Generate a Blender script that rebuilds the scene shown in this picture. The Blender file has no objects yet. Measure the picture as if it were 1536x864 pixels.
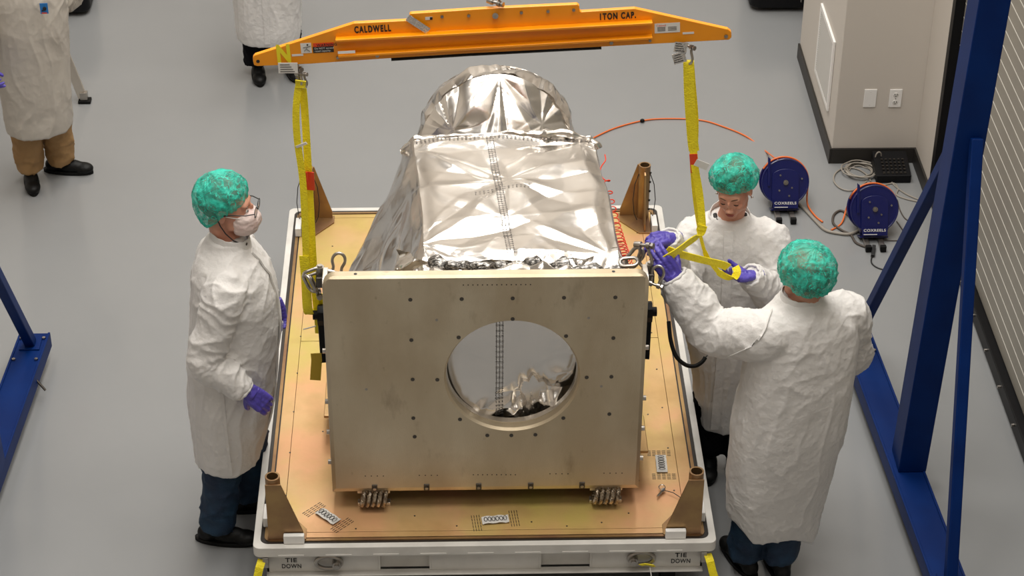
import bpy, math, random
import numpy as np
from mathutils import Vector, Matrix
from mathutils.bvhtree import BVHTree

# ------------------------------------------------------------------ camera, world, light, exposure
SC = bpy.context.scene
COL = SC.collection
CP = Vector((-.1271, -6.9469, 6.3441)); PITCH, YAW, ROLL, FPX = .5903, .0331, .0086, 3231.9
_fw = Vector((math.sin(YAW)*math.cos(PITCH), math.cos(YAW)*math.cos(PITCH), -math.sin(PITCH)))
_r = Vector((math.cos(YAW), -math.sin(YAW), 0)); _u = _r.cross(_fw)
_R = _r*math.cos(ROLL)+_u*math.sin(ROLL); _U = -_r*math.sin(ROLL)+_u*math.cos(ROLL)
cd = bpy.data.cameras.new('camera'); cam = bpy.data.objects.new('camera', cd); COL.objects.link(cam)
m = Matrix((_R, _U, -_fw)).transposed().to_4x4(); m.translation = CP; cam.matrix_world = m
cd.sensor_width = 36; cd.lens = FPX*36/1536; cd.clip_end = 100
SC.camera = cam

w = bpy.data.worlds.new('world'); SC.world = w; w.use_nodes = True
w.node_tree.nodes['Background'].inputs[0].default_value = (.72, .70, .68, 1)
w.node_tree.nodes['Background'].inputs[1].default_value = .1
SC.view_settings.view_transform = 'Standard'; SC.view_settings.look = 'None'
SC.cycles.caustics_reflective = False; SC.view_settings.gamma = 1; SC.view_settings.exposure = 0.0
def lamp(x, y, z, sx, sy, power, col=(1, .965, .91)):
    l = bpy.data.lights.new('ceiling_lamp', 'AREA'); l.shape = 'RECTANGLE'; l.size = sx; l.size_y = sy
    l.energy = power; l.color = col
    o = bpy.data.objects.new('ceiling_lamp', l); COL.objects.link(o); o.location = (x, y, z)
for lx in (-3.6, -.4, 2.0):
    for ly in (-4.5, -.5, 3.2, 6.8):
        lamp(lx, ly, 8.3, 1.7, 2.8, {-3.6: 50, -.4: 185, 2.0: 120}[lx]*{-4.5: .3, -.5: 1, 3.2: 1.05, 6.8: .85}[ly])

def at(px, py, X=None, Y=None, Z=None):
    d = _fw+_R*((px-768)/FPX)-_U*((py-432)/FPX)
    for v, i in ((X, 0), (Y, 1), (Z, 2)):
        if v is not None:
            return CP+d*((v-CP[i])/d[i])

# ------------------------------------------------------------------ helpers
rnd = random.Random(7)
ORG = {}
V = Vector
class MB:
    def __init__(s): s.v = []; s.f = []
    def add(s, vs, fs):
        n = len(s.v); s.v += [tuple(p) for p in vs]; s.f += [tuple(i+n for i in q) for q in fs]; return s
    def box(s, x0, x1, y0, y1, z0, z1, M=None):
        vs = [V((x, y, z)) for z in (z0, z1) for y in (y0, y1) for x in (x0, x1)]
        if M is not None: vs = [M @ p for p in vs]
        return s.add(vs, [(0,2,3,1),(4,5,7,6),(0,1,5,4),(2,6,7,3),(0,4,6,2),(1,3,7,5)])
    def bar(s, p0, p1, wx, wy, up=(0, 0, 1)):
        p0 = V(p0); p1 = V(p1); d = (p1-p0).normalized(); a = d.cross(V(up))
        if a.length < 1e-3: a = d.cross(V((0, 1, 0)))
        a.normalize(); b = a.cross(d)
        vs = [p+a*(i*wx/2)+b*(j*wy/2) for p in (p0, p1) for i, j in ((-1,-1),(1,-1),(1,1),(-1,1))]
        return s.add(vs, [(0,1,2,3),(7,6,5,4),(0,4,5,1),(1,5,6,2),(2,6,7,3),(3,7,4,0)])
    def tube(s, pts, r, n=10, closed=False, caps=True, flat=1.0, up=None):
        pts = [V(p) for p in pts]; N = len(pts)
        rs = r if isinstance(r, (list, tuple)) else [r]*N
        T = []
        for i in range(N):
            a = pts[(i-1) % N] if (closed or i > 0) else pts[i]; b = pts[(i+1) % N] if (closed or i < N-1) else pts[i]
            t = b-a; T.append(t.normalized() if t.length > 1e-9 else V((0, 0, 1)))
        ref = V(up) if up is not None else (V((0, 0, 1)) if abs(T[0].z) < .9 else V((1, 0, 0)))
        u = (ref-T[0]*ref.dot(T[0])).normalized(); vs = []
        for i in range(N):
            u = u-T[i]*u.dot(T[i]); u.normalize(); b = T[i].cross(u)
            for k in range(n):
                a = 2*math.pi*k/n; vs.append(pts[i]+u*(math.cos(a)*rs[i]*flat)+b*(math.sin(a)*rs[i]))
        fs = [(i*n+k, i*n+(k+1) % n, ((i+1) % N)*n+(k+1) % n, ((i+1) % N)*n+k) for i in range(N if closed else N-1) for k in range(n)]
        if caps and not closed: fs += [tuple(reversed(range(n))), tuple(range((N-1)*n, N*n))]
        return s.add(vs, fs)
    def cyl(s, p0, p1, r, n=16, r1=None): return s.tube([p0, p1], [r, r if r1 is None else r1], n)
    def pipe(s, p0, p1, ro, ri, n=24):
        p0 = V(p0); p1 = V(p1); d = (p1-p0).normalized(); a = d.orthogonal().normalized(); b = d.cross(a); vs = []
        for p, r in ((p0, ro), (p1, ro), (p1, ri), (p0, ri)):
            vs += [p+a*(math.cos(2*math.pi*k/n)*r)+b*(math.sin(2*math.pi*k/n)*r) for k in range(n)]
        return s.add(vs, [(i*n+k, i*n+(k+1) % n, ((i+1) % 4)*n+(k+1) % n, ((i+1) % 4)*n+k) for i in range(4) for k in range(n)])
    def prism(s, poly, ext):
        poly = [V(p) for p in poly]; n = len(poly); ext = V(ext)
        nrm = sum(((poly[i]-poly[0]).cross(poly[i+1]-poly[0]) for i in range(1, n-1)), V((0,0,0)))
        if nrm.dot(ext) > 0: poly = poly[::-1]
        return s.add(poly+[p+ext for p in poly], [tuple(range(n)), tuple(reversed(range(n, 2*n)))]+[((i+1) % n, i, i+n, (i+1) % n+n) for i in range(n)])
    def ell(s, c, r, M=None, nu=20, nv=12):
        c = V(c); vs = []
        for j in range(1, nv):
            t = math.pi*j/nv
            for i in range(nu):
                a = 2*math.pi*i/nu; p = V((r[0]*math.sin(t)*math.cos(a), r[1]*math.sin(t)*math.sin(a), r[2]*math.cos(t)))
                vs.append(c+(M @ p if M is not None else p))
        z = V((0, 0, r[2])); vs += [c+(M @ z if M is not None else z), c-(M @ z if M is not None else z)]
        fs = [(j*nu+i, (j+1)*nu+i, (j+1)*nu+(i+1) % nu, j*nu+(i+1) % nu) for j in range(nv-2) for i in range(nu)]
        fs += [(len(vs)-2, i, (i+1) % nu) for i in range(nu)]+[(len(vs)-1, (nv-2)*nu+(i+1) % nu, (nv-2)*nu+i) for i in range(nu)]
        return s.add(vs, fs)
    def rings(s, R, n=32, p=2.3):      # horizontal rings: cx, cy, z, half width, half depth, yaw
        vs = []
        for cx, cy, z, rx, ry, yaw in R:
            for k in range(n):
                a = 2*math.pi*k/n; ca, sa = math.cos(a), math.sin(a)
                x = rx*math.copysign(abs(ca)**(2/p), ca); y = ry*math.copysign(abs(sa)**(2/p), sa)
                vs.append((cx+x*math.cos(yaw)-y*math.sin(yaw), cy+x*math.sin(yaw)+y*math.cos(yaw), z))
        N = len(R)
        return s.add(vs, [(i*n+k, i*n+(k+1) % n, (i+1)*n+(k+1) % n, (i+1)*n+k) for i in range(N-1) for k in range(n)]+[tuple(reversed(range(n))), tuple(range((N-1)*n, N*n))])
    def ribbon(s, pts, wid, side, th=.003):
        """band: side = one vector or one per point, the direction of its width"""
        pts = [V(p) for p in pts]; N = len(pts); vs = []
        sd = [V(q) for q in side] if isinstance(side, list) else [V(side)]*N
        ws = wid if isinstance(wid, list) else [wid]*N
        for i in range(N):
            t = (pts[min(i+1, N-1)]-pts[max(i-1, 0)]).normalized()
            w_ = sd[i]-t*sd[i].dot(t); w_.normalize(); nn = t.cross(w_)
            for a, b in ((-1,-1),(1,-1),(1,1),(-1,1)): vs.append(pts[i]+w_*(a*ws[i]/2)+nn*(b*th/2))
        fs = [(i*4+k, i*4+(k+1) % 4, i*4+4+(k+1) % 4, i*4+4+k) for i in range(N-1) for k in range(4)]+[(3,2,1,0), tuple(range(4*N-4, 4*N))]
        return s.add(vs, fs)
    def mesh(s, name, org=(0, 0, 0)):
        me = bpy.data.meshes.new(name); o = V(org)
        me.from_pydata([tuple(V(p)-o) for p in s.v], [], s.f); me.update(); return me
    def build(s, name, mt, parent=None, smooth=35, bevel=0, seg=2, at_=None):
        org = ORG[parent.name] if parent is not None else (V(at_) if at_ is not None else V((0, 0, 0)))
        return link(name, s.mesh(name, org), mt, parent, smooth, bevel, seg, org)
def link(name, me, mt, parent=None, smooth=35, bevel=0, seg=2, org=V((0, 0, 0))):
    o = bpy.data.objects.new(name, me); COL.objects.link(o)
    if mt is not None:
        me.materials.clear(); me.materials.append(mt)
    if smooth:
        me.polygons.foreach_set('use_smooth', [True]*len(me.polygons))
        if smooth < 180: me.set_sharp_from_angle(angle=math.radians(smooth))
    if bevel:
        b = o.modifiers.new('bevel', 'BEVEL'); b.width = bevel; b.segments = seg; b.limit_method = 'ANGLE'; b.harden_normals = True
    if parent is not None: o.parent = parent
    else: o.location = org
    ORG[o.name] = V(org); return o
def tag(o, label=None, cat=None, group=None, kind=None):
    if label: o['label'] = label
    if cat: o['category'] = cat
    if group: o['group'] = group
    if kind: o['kind'] = kind
    return o
def root(name, loc, label, cat, group=None):
    o = bpy.data.objects.new(name, None); COL.objects.link(o); o.location = loc; o.empty_display_size = .1
    ORG[o.name] = V(loc); return tag(o, label, cat, group)
def struct(o): o['kind'] = 'structure'; return o
def copy_part(src, parent, delta):         # a part shared as mesh data, moved by delta
    c = src.copy(); COL.objects.link(c); c.parent = parent; c.location = src.location+V(delta); ORG[c.name] = ORG[src.name]; return c
DG = None
def evaluated(mb, voxel, smooth=4, fac=.5):
    me = mb.mesh('tmp'); o = bpy.data.objects.new('tmp', me); COL.objects.link(o)
    r = o.modifiers.new('r', 'REMESH'); r.mode = 'VOXEL'; r.voxel_size = voxel
    if smooth:
        q = o.modifiers.new('s', 'SMOOTH'); q.iterations = smooth; q.factor = fac
    dg = bpy.context.evaluated_depsgraph_get(); e = o.evaluated_get(dg)
    out = bpy.data.meshes.new_from_object(e, depsgraph=dg)
    bpy.data.objects.remove(o); bpy.data.meshes.remove(me); return out
def get_co(me):
    a = np.empty(len(me.vertices)*3); me.vertices.foreach_get('co', a); return a.reshape(-1, 3)
def get_no(me):
    a = np.empty(len(me.vertices)*3); me.vertices.foreach_get('normal', a); return a.reshape(-1, 3)
def set_co(me, a): me.vertices.foreach_set('co', a.ravel()); me.update()
def finish(me, name, mt, parent, smooth=180):
    me.name = name; org = ORG[parent.name]; set_co(me, get_co(me)-np.array(org)); return link(name, me, mt, parent, smooth, org=org)
_perm = np.random.RandomState(3).permutation(256); _perm = np.concatenate([_perm]*3)
_g = np.random.RandomState(5).normal(size=(256, 3)); _g /= np.linalg.norm(_g, axis=1)[:, None]
def perlin(P):
    P = np.asarray(P, float); i = np.floor(P).astype(int); f = P-i; i &= 255; u = f*f*f*(f*(f*6-15)+10); out = 0
    for dx in (0, 1):
        for dy in (0, 1):
            for dz in (0, 1):
                h = _perm[_perm[_perm[(i[:, 0]+dx) & 255]+((i[:, 1]+dy) & 255)]+((i[:, 2]+dz) & 255)]
                g = _g[h & 255]; d = g[:, 0]*(f[:, 0]-dx)+g[:, 1]*(f[:, 1]-dy)+g[:, 2]*(f[:, 2]-dz)
                ww = (u[:, 0] if dx else 1-u[:, 0])*(u[:, 1] if dy else 1-u[:, 1])*(u[:, 2] if dz else 1-u[:, 2]); out = out+ww*d
    return out
def ridge(P): return 1-2*np.abs(perlin(P))*1.6
def tri(x): return 2*np.abs(2*(x-np.floor(x+.5)))-1
def crumple(P, waves, seed=1):
    rs = np.random.RandomState(seed); h = np.zeros(len(P)); P = np.asarray(P)
    for L, a, n in waves:
        for _ in range(n):
            d = rs.normal(size=3); d /= np.linalg.norm(d); off = rs.rand()*10
            wp = perlin(P/(L*2.2)+off)*L*.8
            h += a*L/4*tri((P@d+wp)/L+off)*np.clip(.5+1.6*perlin(P/(L*3)+off*3), 0, 1.3)
    return h
def grid(fn, us, vs):
    U, W = np.meshgrid(us, vs); P = fn(U.ravel(), W.ravel()); nu, nv = len(us), len(vs)
    F = [(j*nu+i, j*nu+i+1, (j+1)*nu+i+1, (j+1)*nu+i) for j in range(nv-1) for i in range(nu-1)]
    return P, F

# ------------------------------------------------------------------ materials
def mat(name, col, rough=.5, metal=0, col2=None, ns=4, nd=5, bump=0, bs=30, bd=3, stretch=(1, 1, 1), spec=.5, coat=0, alpha=1, rough2=None, band=(.35, .65), sheen=0, emit=0):
    mt = bpy.data.materials.new(name); mt.use_nodes = True; nt = mt.node_tree; N = nt.nodes; L = nt.links; b = N['Principled BSDF']
    b.inputs['Base Color'].default_value = (*col, 1); b.inputs['Roughness'].default_value = rough; b.inputs['Metallic'].default_value = metal
    b.inputs['Specular IOR Level'].default_value = spec; b.inputs['Coat Weight'].default_value = coat; b.inputs['Coat Roughness'].default_value = .08; b.inputs['Alpha'].default_value = alpha
    if sheen: b.inputs['Sheen Weight'].default_value = sheen
    if emit: b.inputs['Emission Color'].default_value = (*col, 1); b.inputs['Emission Strength'].default_value = emit
    tc = N.new('ShaderNodeTexCoord'); mp = N.new('ShaderNodeMapping'); L.new(tc.outputs['Object'], mp.inputs[0]); mp.inputs['Scale'].default_value = stretch
    if col2 is not None or rough2 is not None:
        n = N.new('ShaderNodeTexNoise'); n.inputs['Scale'].default_value = ns; n.inputs['Detail'].default_value = nd; L.new(mp.outputs[0], n.inputs[0])
        rp = N.new('ShaderNodeMapRange'); rp.inputs[1].default_value, rp.inputs[2].default_value = band; L.new(n.outputs[0], rp.inputs[0])
        if col2 is not None:
            mx = N.new('ShaderNodeMix'); mx.data_type = 'RGBA'; mx.inputs[6].default_value = (*col, 1); mx.inputs[7].default_value = (*col2, 1)
            L.new(rp.outputs[0], mx.inputs[0]); L.new(mx.outputs[2], b.inputs['Base Color'])
        if rough2 is not None:
            mr = N.new('ShaderNodeMapRange'); mr.inputs[3].default_value = rough; mr.inputs[4].default_value = rough2; L.new(rp.outputs[0], mr.inputs[0]); L.new(mr.outputs[0], b.inputs['Roughness'])
    if bump:
        n2 = N.new('ShaderNodeTexNoise'); n2.inputs['Scale'].default_value = bs; n2.inputs['Detail'].default_value = bd; L.new(mp.outputs[0], n2.inputs[0])
        bp = N.new('ShaderNodeBump'); bp.inputs['Strength'].default_value = bump; bp.inputs['Distance'].default_value = .01
        L.new(n2.outputs[0], bp.inputs['Height']); L.new(bp.outputs[0], b.inputs['Normal'])
    return mt
M = {}
M['floor'] = mat('epoxy_floor', (.245, .251, .255), .20, 0, (.27, .276, .28), 1.3, 6, rough2=.28, coat=.3, band=(.15, .85))
M['wall'] = mat('painted_wall', (.62, .57, .51), .6, 0, bump=.05, bs=200)
M['ceil'] = mat('painted_ceiling', (.55, .53, .50), .8)
M['basebd'] = mat('grey_vinyl', (.030, .027, .024), .45, spec=.25)
M['slat'] = mat('door_slat_paint', (.34, .315, .265), .45, 0, (.29, .265, .225), 3, 4, stretch=(1, .4, 1))
M['rail'] = mat('bright_slat_edge', (.62, .60, .54), .35, .2)
M['black'] = mat('black_rubber', (.004, .004, .004), .55, spec=.2, bump=.1)
M['blackm'] = mat('black_metal', (.004, .004, .005), .45, 0, spec=.2)
M['blue'] = mat('blue_paint', (.0002, .020, .125), .5, 0, (.0002, .015, .10), 5, 3, spec=.15)
M['navy'] = mat('navy_enamel', (.003, .006, .085), .3, 0, coat=.3)
M['white'] = mat('white_paint', (.72, .70, .66), .4, 0, (.62, .60, .56), 8, 5)
M['foam'] = mat('white_foam', (.85, .83, .80), .7, bump=.1, bs=80)
M['gasket'] = mat('black_gasket', (.02, .015, .012), .45)
M['plate'] = mat('brushed_aluminium', (.66, .575, .43), .46, .8, (.52, .43, .30), 3.2, 8, .12, 240, 2, stretch=(1, 1, .35), rough2=.54)
M['alum'] = mat('machined_aluminium', (.72, .67, .60), .35, .9, bump=.05, bs=150)
M['steel'] = mat('galvanised_steel', (.50, .47, .43), .32, 1, (.34, .31, .28), 20, 3)
M['dsteel'] = mat('dark_steel', (.10, .09, .08), .35, .9)
M['rope'] = mat('wire_rope_steel', (.52, .45, .36), .3, 1, (.25, .2, .15), 60, 2)
M['zinc'] = mat('gold_zinc_tube', (.42, .27, .12), .36, .8, (.27, .15, .085), 6, 5, rough2=.45)
M['orange'] = mat('orange_enamel', (.92, .33, .002), .35, 0, (.82, .28, .003), 4, 4, coat=.25)
M['yweb'] = mat('yellow_webbing', (.96, .80, .015), .55, 0, (.86, .70, .012), 40, 2, .4, 160, 1)
M['redl'] = mat('red_label', (.72, .06, .01), .5)
M['paper'] = mat('white_label', (.72, .70, .66), .5)
M['ink'] = mat('black_ink', (.012, .012, .012), .5)
M['yink'] = mat('yellow_sticker', (.85, .72, .02), .5)
M['hose'] = mat('orange_hose', (.75, .16, .03), .4)
M['redcord'] = mat('red_coil_cord', (.75, .05, .015), .35)
M['cable'] = mat('grey_cable', (.30, .27, .23), .5)
M['cabledk'] = mat('brown_cable', (.07, .055, .045), .5)
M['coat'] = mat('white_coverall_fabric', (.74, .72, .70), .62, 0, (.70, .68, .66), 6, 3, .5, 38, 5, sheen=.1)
M['coat_dimmed'] = mat('white_coat_fabric_dimmed', (.50, .46, .405), .62, 0, (.46, .42, .37), 6, 3, .22, 45, 4)  # white coat fabric darkened: weaker light at the back put into its colour
M['jean'] = mat('blue_denim', (.004, .016, .045), .75, 0, (.009, .04, .085), 9, 5, .3, 200)
M['dpant'] = mat('black_trousers', (.003, .003, .005), .8, spec=.1, bump=.2, bs=60)
M['khaki'] = mat('khaki_cotton', (.36, .21, .085), .7, 0, (.30, .17, .065), 6, 3, .2, 60)
M['shoe'] = mat('black_shoe_leather', (.003, .003, .003), .5, spec=.25, bump=.2, bs=60)
M['glove'] = mat('purple_nitrile', (.075, .055, .36), .42, 0, (.095, .07, .42), 14, 2, .3, 60, 3)
M['skin'] = mat('skin', (.62, .31, .21), .5, 0, (.56, .24, .155), 16, 3, .1, 120)
M['hairb'] = mat('brown_hair', (.09, .05, .025), .6, 0, (.20, .12, .06), 30, 3, .5, 80, 3, stretch=(1, .3, 1))
M['hairg'] = mat('grey_hair', (.10, .075, .055), .6, 0, (.26, .20, .15), 30, 3, .5, 80, 3)
M['lip'] = mat('lips', (.36, .09, .075), .4)
M['lash'] = mat('lashes', (.02, .012, .01), .6)
M['brow'] = mat('eyebrow_hair', (.12, .06, .03), .7)
M['eyew'] = mat('eye_white', (.8, .78, .75), .2)
M['mask'] = mat('thin_white_mask', (.74, .56, .52), .7, 0, (.80, .66, .62), 22, 4, .5, 60, 4)
M['badge'] = mat('blue_badge', (.02, .17, .48), .35)
M['pin'] = mat('chrome_pin', (.7, .68, .65), .15, 1)
def stains(mt, lst):
    nt = mt.node_tree; N = nt.nodes; L = nt.links; b = N['Principled BSDF']; prev = b.inputs['Base Color'].links[0].from_socket
    for sc, c, lo, hi, sd, am, st in lst:
        n = N.new('ShaderNodeTexNoise'); n.noise_dimensions = '4D'; n.inputs['W'].default_value = sd; n.inputs['Scale'].default_value = sc; n.inputs['Detail'].default_value = 6; n.inputs['Roughness'].default_value = .6
        tc = N.new('ShaderNodeTexCoord'); mp = N.new('ShaderNodeMapping'); mp.inputs['Scale'].default_value = st; L.new(tc.outputs['Object'], mp.inputs[0]); L.new(mp.outputs[0], n.inputs[0])
        rp = N.new('ShaderNodeMapRange'); rp.inputs[1].default_value = lo; rp.inputs[2].default_value = hi; rp.inputs[4].default_value = am; L.new(n.outputs[0], rp.inputs[0])
        mx = N.new('ShaderNodeMix'); mx.data_type = 'RGBA'; mx.inputs[7].default_value = (*c, 1); L.new(prev, mx.inputs[6]); L.new(rp.outputs[0], mx.inputs[0]); prev = mx.outputs[2]
    L.new(prev, b.inputs['Base Color'])
stains(M['plate'], [(2.2, (.46, .37, .25), .5, .72, 1, .7, (1, 1, 1)), (9, (.30, .23, .15), .60, .75, 2, .7, (1, 1, .4)), (3.5, (.70, .62, .50), .55, .75, 5, .5, (1, 1, .3)), (22, (.25, .19, .12), .66, .78, 8, .6, (1, 1, .6))])
def deck_mat():
    mt = mat('gold_chromate_plate', (.72, .49, .235), .36, .4, (.62, .39, .16), 2.2, 6, .05, 60, 2, rough2=.45)
    nt = mt.node_tree; N = nt.nodes; L = nt.links; b = N['Principled BSDF']; prev = b.inputs['Base Color'].links[0].from_socket
    for sc, c, lo, hi, sd in ((2.3, (.80, .40, .22), .48, .64, 0), (2.0, (.60, .52, .12), .50, .66, 7), (4.5, (.45, .27, .10), .50, .75, 3)):
        n = N.new('ShaderNodeTexNoise'); n.noise_dimensions = '4D'; n.inputs['W'].default_value = sd; n.inputs['Scale'].default_value = sc; n.inputs['Detail'].default_value = 4
        tc = N.new('ShaderNodeTexCoord'); L.new(tc.outputs['Object'], n.inputs[0])
        rp = N.new('ShaderNodeMapRange'); rp.inputs[1].default_value = lo; rp.inputs[2].default_value = hi; rp.inputs[4].default_value = .7; L.new(n.outputs[0], rp.inputs[0])
        mx = N.new('ShaderNodeMix'); mx.data_type = 'RGBA'; mx.inputs[7].default_value = (*c, 1); L.new(prev, mx.inputs[6]); L.new(rp.outputs[0], mx.inputs[0]); prev = mx.outputs[2]
    L.new(prev, b.inputs['Base Color']); return mt
M['deck'] = deck_mat()
def foil_mat():
    mt = mat('silver_foil', (.80, .765, .725),   .17, 1, bump=.04, bs=22, bd=4, rough2=.26, ns=5)
    return mt
M['foil'] = foil_mat()
M['foildk'] = mat('seam_stitch', (.16, .15, .14), .4, .5)
M['foiltape'] = mat('foil_seam_tape', (.80, .765, .73), .24, 1, bump=.5, bs=90, bd=4)
M['netted'] = mat('netted_foil_tape', (.42, .40, .375), .25, 1, (.10, .095, .09), 55, 2, .4, 90, 3, stretch=(1, 2.5, 2.5), band=(.42, .55))
def cap_mat():
    mt = mat('teal_bouffant_mesh', (.004, .40, .29), .6, 0, (.03, .66, .50), 9, 6, .5, 60, 5, band=(.38, .62))
    nt = mt.node_tree; N = nt.nodes; L = nt.links; b = N['Principled BSDF']; out = N['Material Output']
    tr = N.new('ShaderNodeBsdfTransparent'); ms = N.new('ShaderNodeMixShader'); tc = N.new('ShaderNodeTexCoord')
    n = N.new('ShaderNodeTexNoise'); n.inputs['Scale'].default_value = 13; n.inputs['Detail'].default_value = 4; n.inputs['Distortion'].default_value = 1.2; L.new(tc.outputs['Object'], n.inputs[0])
    # thin creased lines where the doubled fabric is denser
    w_ = N.new('ShaderNodeTexNoise'); w_.inputs['Scale'].default_value = 20; w_.inputs['Detail'].default_value = 2; w_.inputs['Distortion'].default_value = 1.5; L.new(tc.outputs['Object'], w_.inputs[0])
    s1 = N.new('ShaderNodeMath'); s1.operation = 'SUBTRACT'; s1.inputs[1].default_value = .5; L.new(w_.outputs[0], s1.inputs[0])
    s2 = N.new('ShaderNodeMath'); s2.operation = 'ABSOLUTE'; L.new(s1.outputs[0], s2.inputs[0])
    r2 = N.new('ShaderNodeMapRange'); r2.inputs[1].default_value = .0; r2.inputs[2].default_value = .03; L.new(s2.outputs[0], r2.inputs[0])
    rp = N.new('ShaderNodeMapRange'); rp.inputs[1].default_value = .35; rp.inputs[2].default_value = .65; rp.inputs[3].default_value = .12; rp.inputs[4].default_value = .75; L.new(n.outputs[0], rp.inputs[0])
    mu = N.new('ShaderNodeMath'); mu.operation = 'MULTIPLY'; L.new(rp.outputs[0], mu.inputs[0]); L.new(r2.outputs[0], mu.inputs[1])
    L.new(mu.outputs[0], ms.inputs[0]); L.new(b.outputs[0], ms.inputs[1]); L.new(tr.outputs[0], ms.inputs[2]); L.new(ms.outputs[0], out.inputs[0])
    mx = N.new('ShaderNodeMix'); mx.data_type = 'RGBA'; mx.inputs[6].default_value = (.03, .60, .45, 1); prev = b.inputs['Base Color'].links[0].from_socket
    L.new(r2.outputs[0], mx.inputs[0]); L.new(prev, mx.inputs[7]); L.new(mx.outputs[2], b.inputs['Base Color']); return mt
M['cap'] = cap_mat()
def glass_mat():
    mt = bpy.data.materials.new('spectacle_glass'); mt.use_nodes = True; b = mt.node_tree.nodes['Principled BSDF']
    b.inputs['Transmission Weight'].default_value = 1; b.inputs['Roughness'].default_value = .02; b.inputs['IOR'].default_value = 1.05; return mt
M['glass'] = glass_mat()

def text(body, name, mt, parent, org, ax, ay, size, width=None, depth=.0008, bold=0, align='LEFT'):
    """flat lettering: org = baseline left corner, ax / ay = reading and up direction"""
    c = bpy.data.curves.new('t', 'FONT'); c.body = body; c.size = 1; c.extrude = 0; c.offset = bold; c.space_character = 1+bold*6; c.align_x = align
    o = bpy.data.objects.new('t', c); COL.objects.link(o); dg = bpy.context.evaluated_depsgraph_get()
    me = bpy.data.meshes.new_from_object(o.evaluated_get(dg), depsgraph=dg); bpy.data.objects.remove(o)
    co = get_co(me); ww = co[:, 0].max()-co[:, 0].min(); hh = co[:, 1].max()-co[:, 1].min()
    if align == 'LEFT': co[:, 0] -= co[:, 0].min()
    sy = size/max(.001, hh if '\n' in body else .7); sx = (width/ww) if width else sy
    ax = np.array(V(ax).normalized()); ay = np.array(V(ay).normalized()); az = np.cross(ax, ay)
    P = np.array(org)+co[:, :1]*sx*ax+co[:, 1:2]*sy*ay+az*depth
    set_co(me, P); return finish(me, name, mt, parent, 0)

# ------------------------------------------------------------------ room
XW = 2.56                      # plane of the rolling door wall
f = MB().box(-7, 4.2, -9.5, 9.5, -.1, 0).build('floor', M['floor'], smooth=0); struct(f)
struct(MB().box(-7, 4.2, -9.5, 9.5, 9, 9.1).build('ceiling', M['ceil'], smooth=0))
struct(MB().box(-7, 4.2, 9.5, 9.7, 0, 9).build('wall_back', M['wall'], smooth=0))
struct(MB().box(-7.2, -7, -9.5, 9.5, 0, 9).build('wall_left', M['wall'], smooth=0))
struct(MB().box(-7, 4.2, -9.7, -9.5, 0, 9).build('wall_front', M['wall'], smooth=0))
# right wall: panel beside the door, above the door and past it
struct(MB().box(XW, XW+.2, 3.37, 3.79, 0, 9).box(XW, XW+.2, -4.2, 3.37, 4.2, 9).box(XW, XW+.2, -9.5, -4.2, 0, 9).build('wall_right', M['wall'], smooth=0, bevel=.004))
col_ = struct(MB().box(2.07, 4.2, 3.79, 5.1, .0, 5).build('wall_bumpout', M['wall'], smooth=0, bevel=.006))
struct(MB().box(2.057, 2.0695, 3.778, 5.1, 0, .10).box(2.0695, XW, 3.778, 3.7895, 0, .10).box(XW-.013, XW-.0005, 3.39, 3.778, 0, .10).build('baseboard_right', M['basebd'], smooth=0, bevel=.003))
# rolling door: each slat a piece
d1 = root('door_1', (XW+.06, 1.5, 0), None, None); d1['kind'] = 'structure'
Y0, Y1 = -4.2, 3.31
pitch = .083
def slat_mb(z):
    s = MB(); xs = XW+.045
    s.prism([(xs+.03, Y0, z+.001), (xs+.001, Y0, z+.001), (xs, Y0, z+.01), (xs, Y0, z+pitch-.010), (xs+.001, Y0, z+pitch-.002), (xs+.03, Y0, z+pitch-.002)], (0, Y1-Y0, 0)); return s
s0 = slat_mb(.10).build('slat', M['slat'], d1, smooth=0)
e0 = MB().box(XW+.0435, XW+.06, Y0, Y1, .10+pitch-.0035, .10+pitch+.0025).build('slat_seam', M['rail'], d1, smooth=0, bevel=.001)
for k in range(1, 49):
    copy_part(s0, d1, (0, 0, pitch*k)); copy_part(e0, d1, (0, 0, pitch*k))
MB().box(XW+.0, XW+.07, Y0, Y1, .012, .095).build('bottom_bar', M['blackm'], d1, bevel=.006)
b0 = MB().cyl((XW+.0, .9, .055), (XW-.012, .9, .055), .008, 8).build('bolt', M['steel'], d1)
for k in range(1, 9): copy_part(b0, d1, (0, .31*k, 0))
for k in range(1, 6): copy_part(b0, d1, (0, -.31*k, 0))
MB().box(XW-.008, XW+.09, 3.305, 3.37, 0, 4.2).build('guide_track', M['blackm'], d1, bevel=.004)

# louvred return air grille on the bump-out
gm = mat('grille_enamel', (.40, .385, .36), .6)
v = root('air_grille', (2.07, 4.22, .25), 'white louvred return air grille low on the corner wall', 'vent')
gx = 2.055
MB().box(gx, 2.069, 3.97, 4.47, .66, .69).box(gx, 2.069, 3.97, 4.47, .24, .27).box(gx, 2.069, 3.97, 4.0, .27, .66).box(gx, 2.069, 4.44, 4.47, .27, .66).build('frame', M['foam'], v, smooth=0, bevel=.002)
l0 = MB().prism([(2.056, 4.0, .270), (2.0685, 4.0, .278), (2.0685, 4.0, .276), (2.057, 4.0, .267)], (0, .44, 0)).build('louvre', gm, v, smooth=0)
for k in range(1, 27): copy_part(l0, v, (0, 0, .0145*k))
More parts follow.
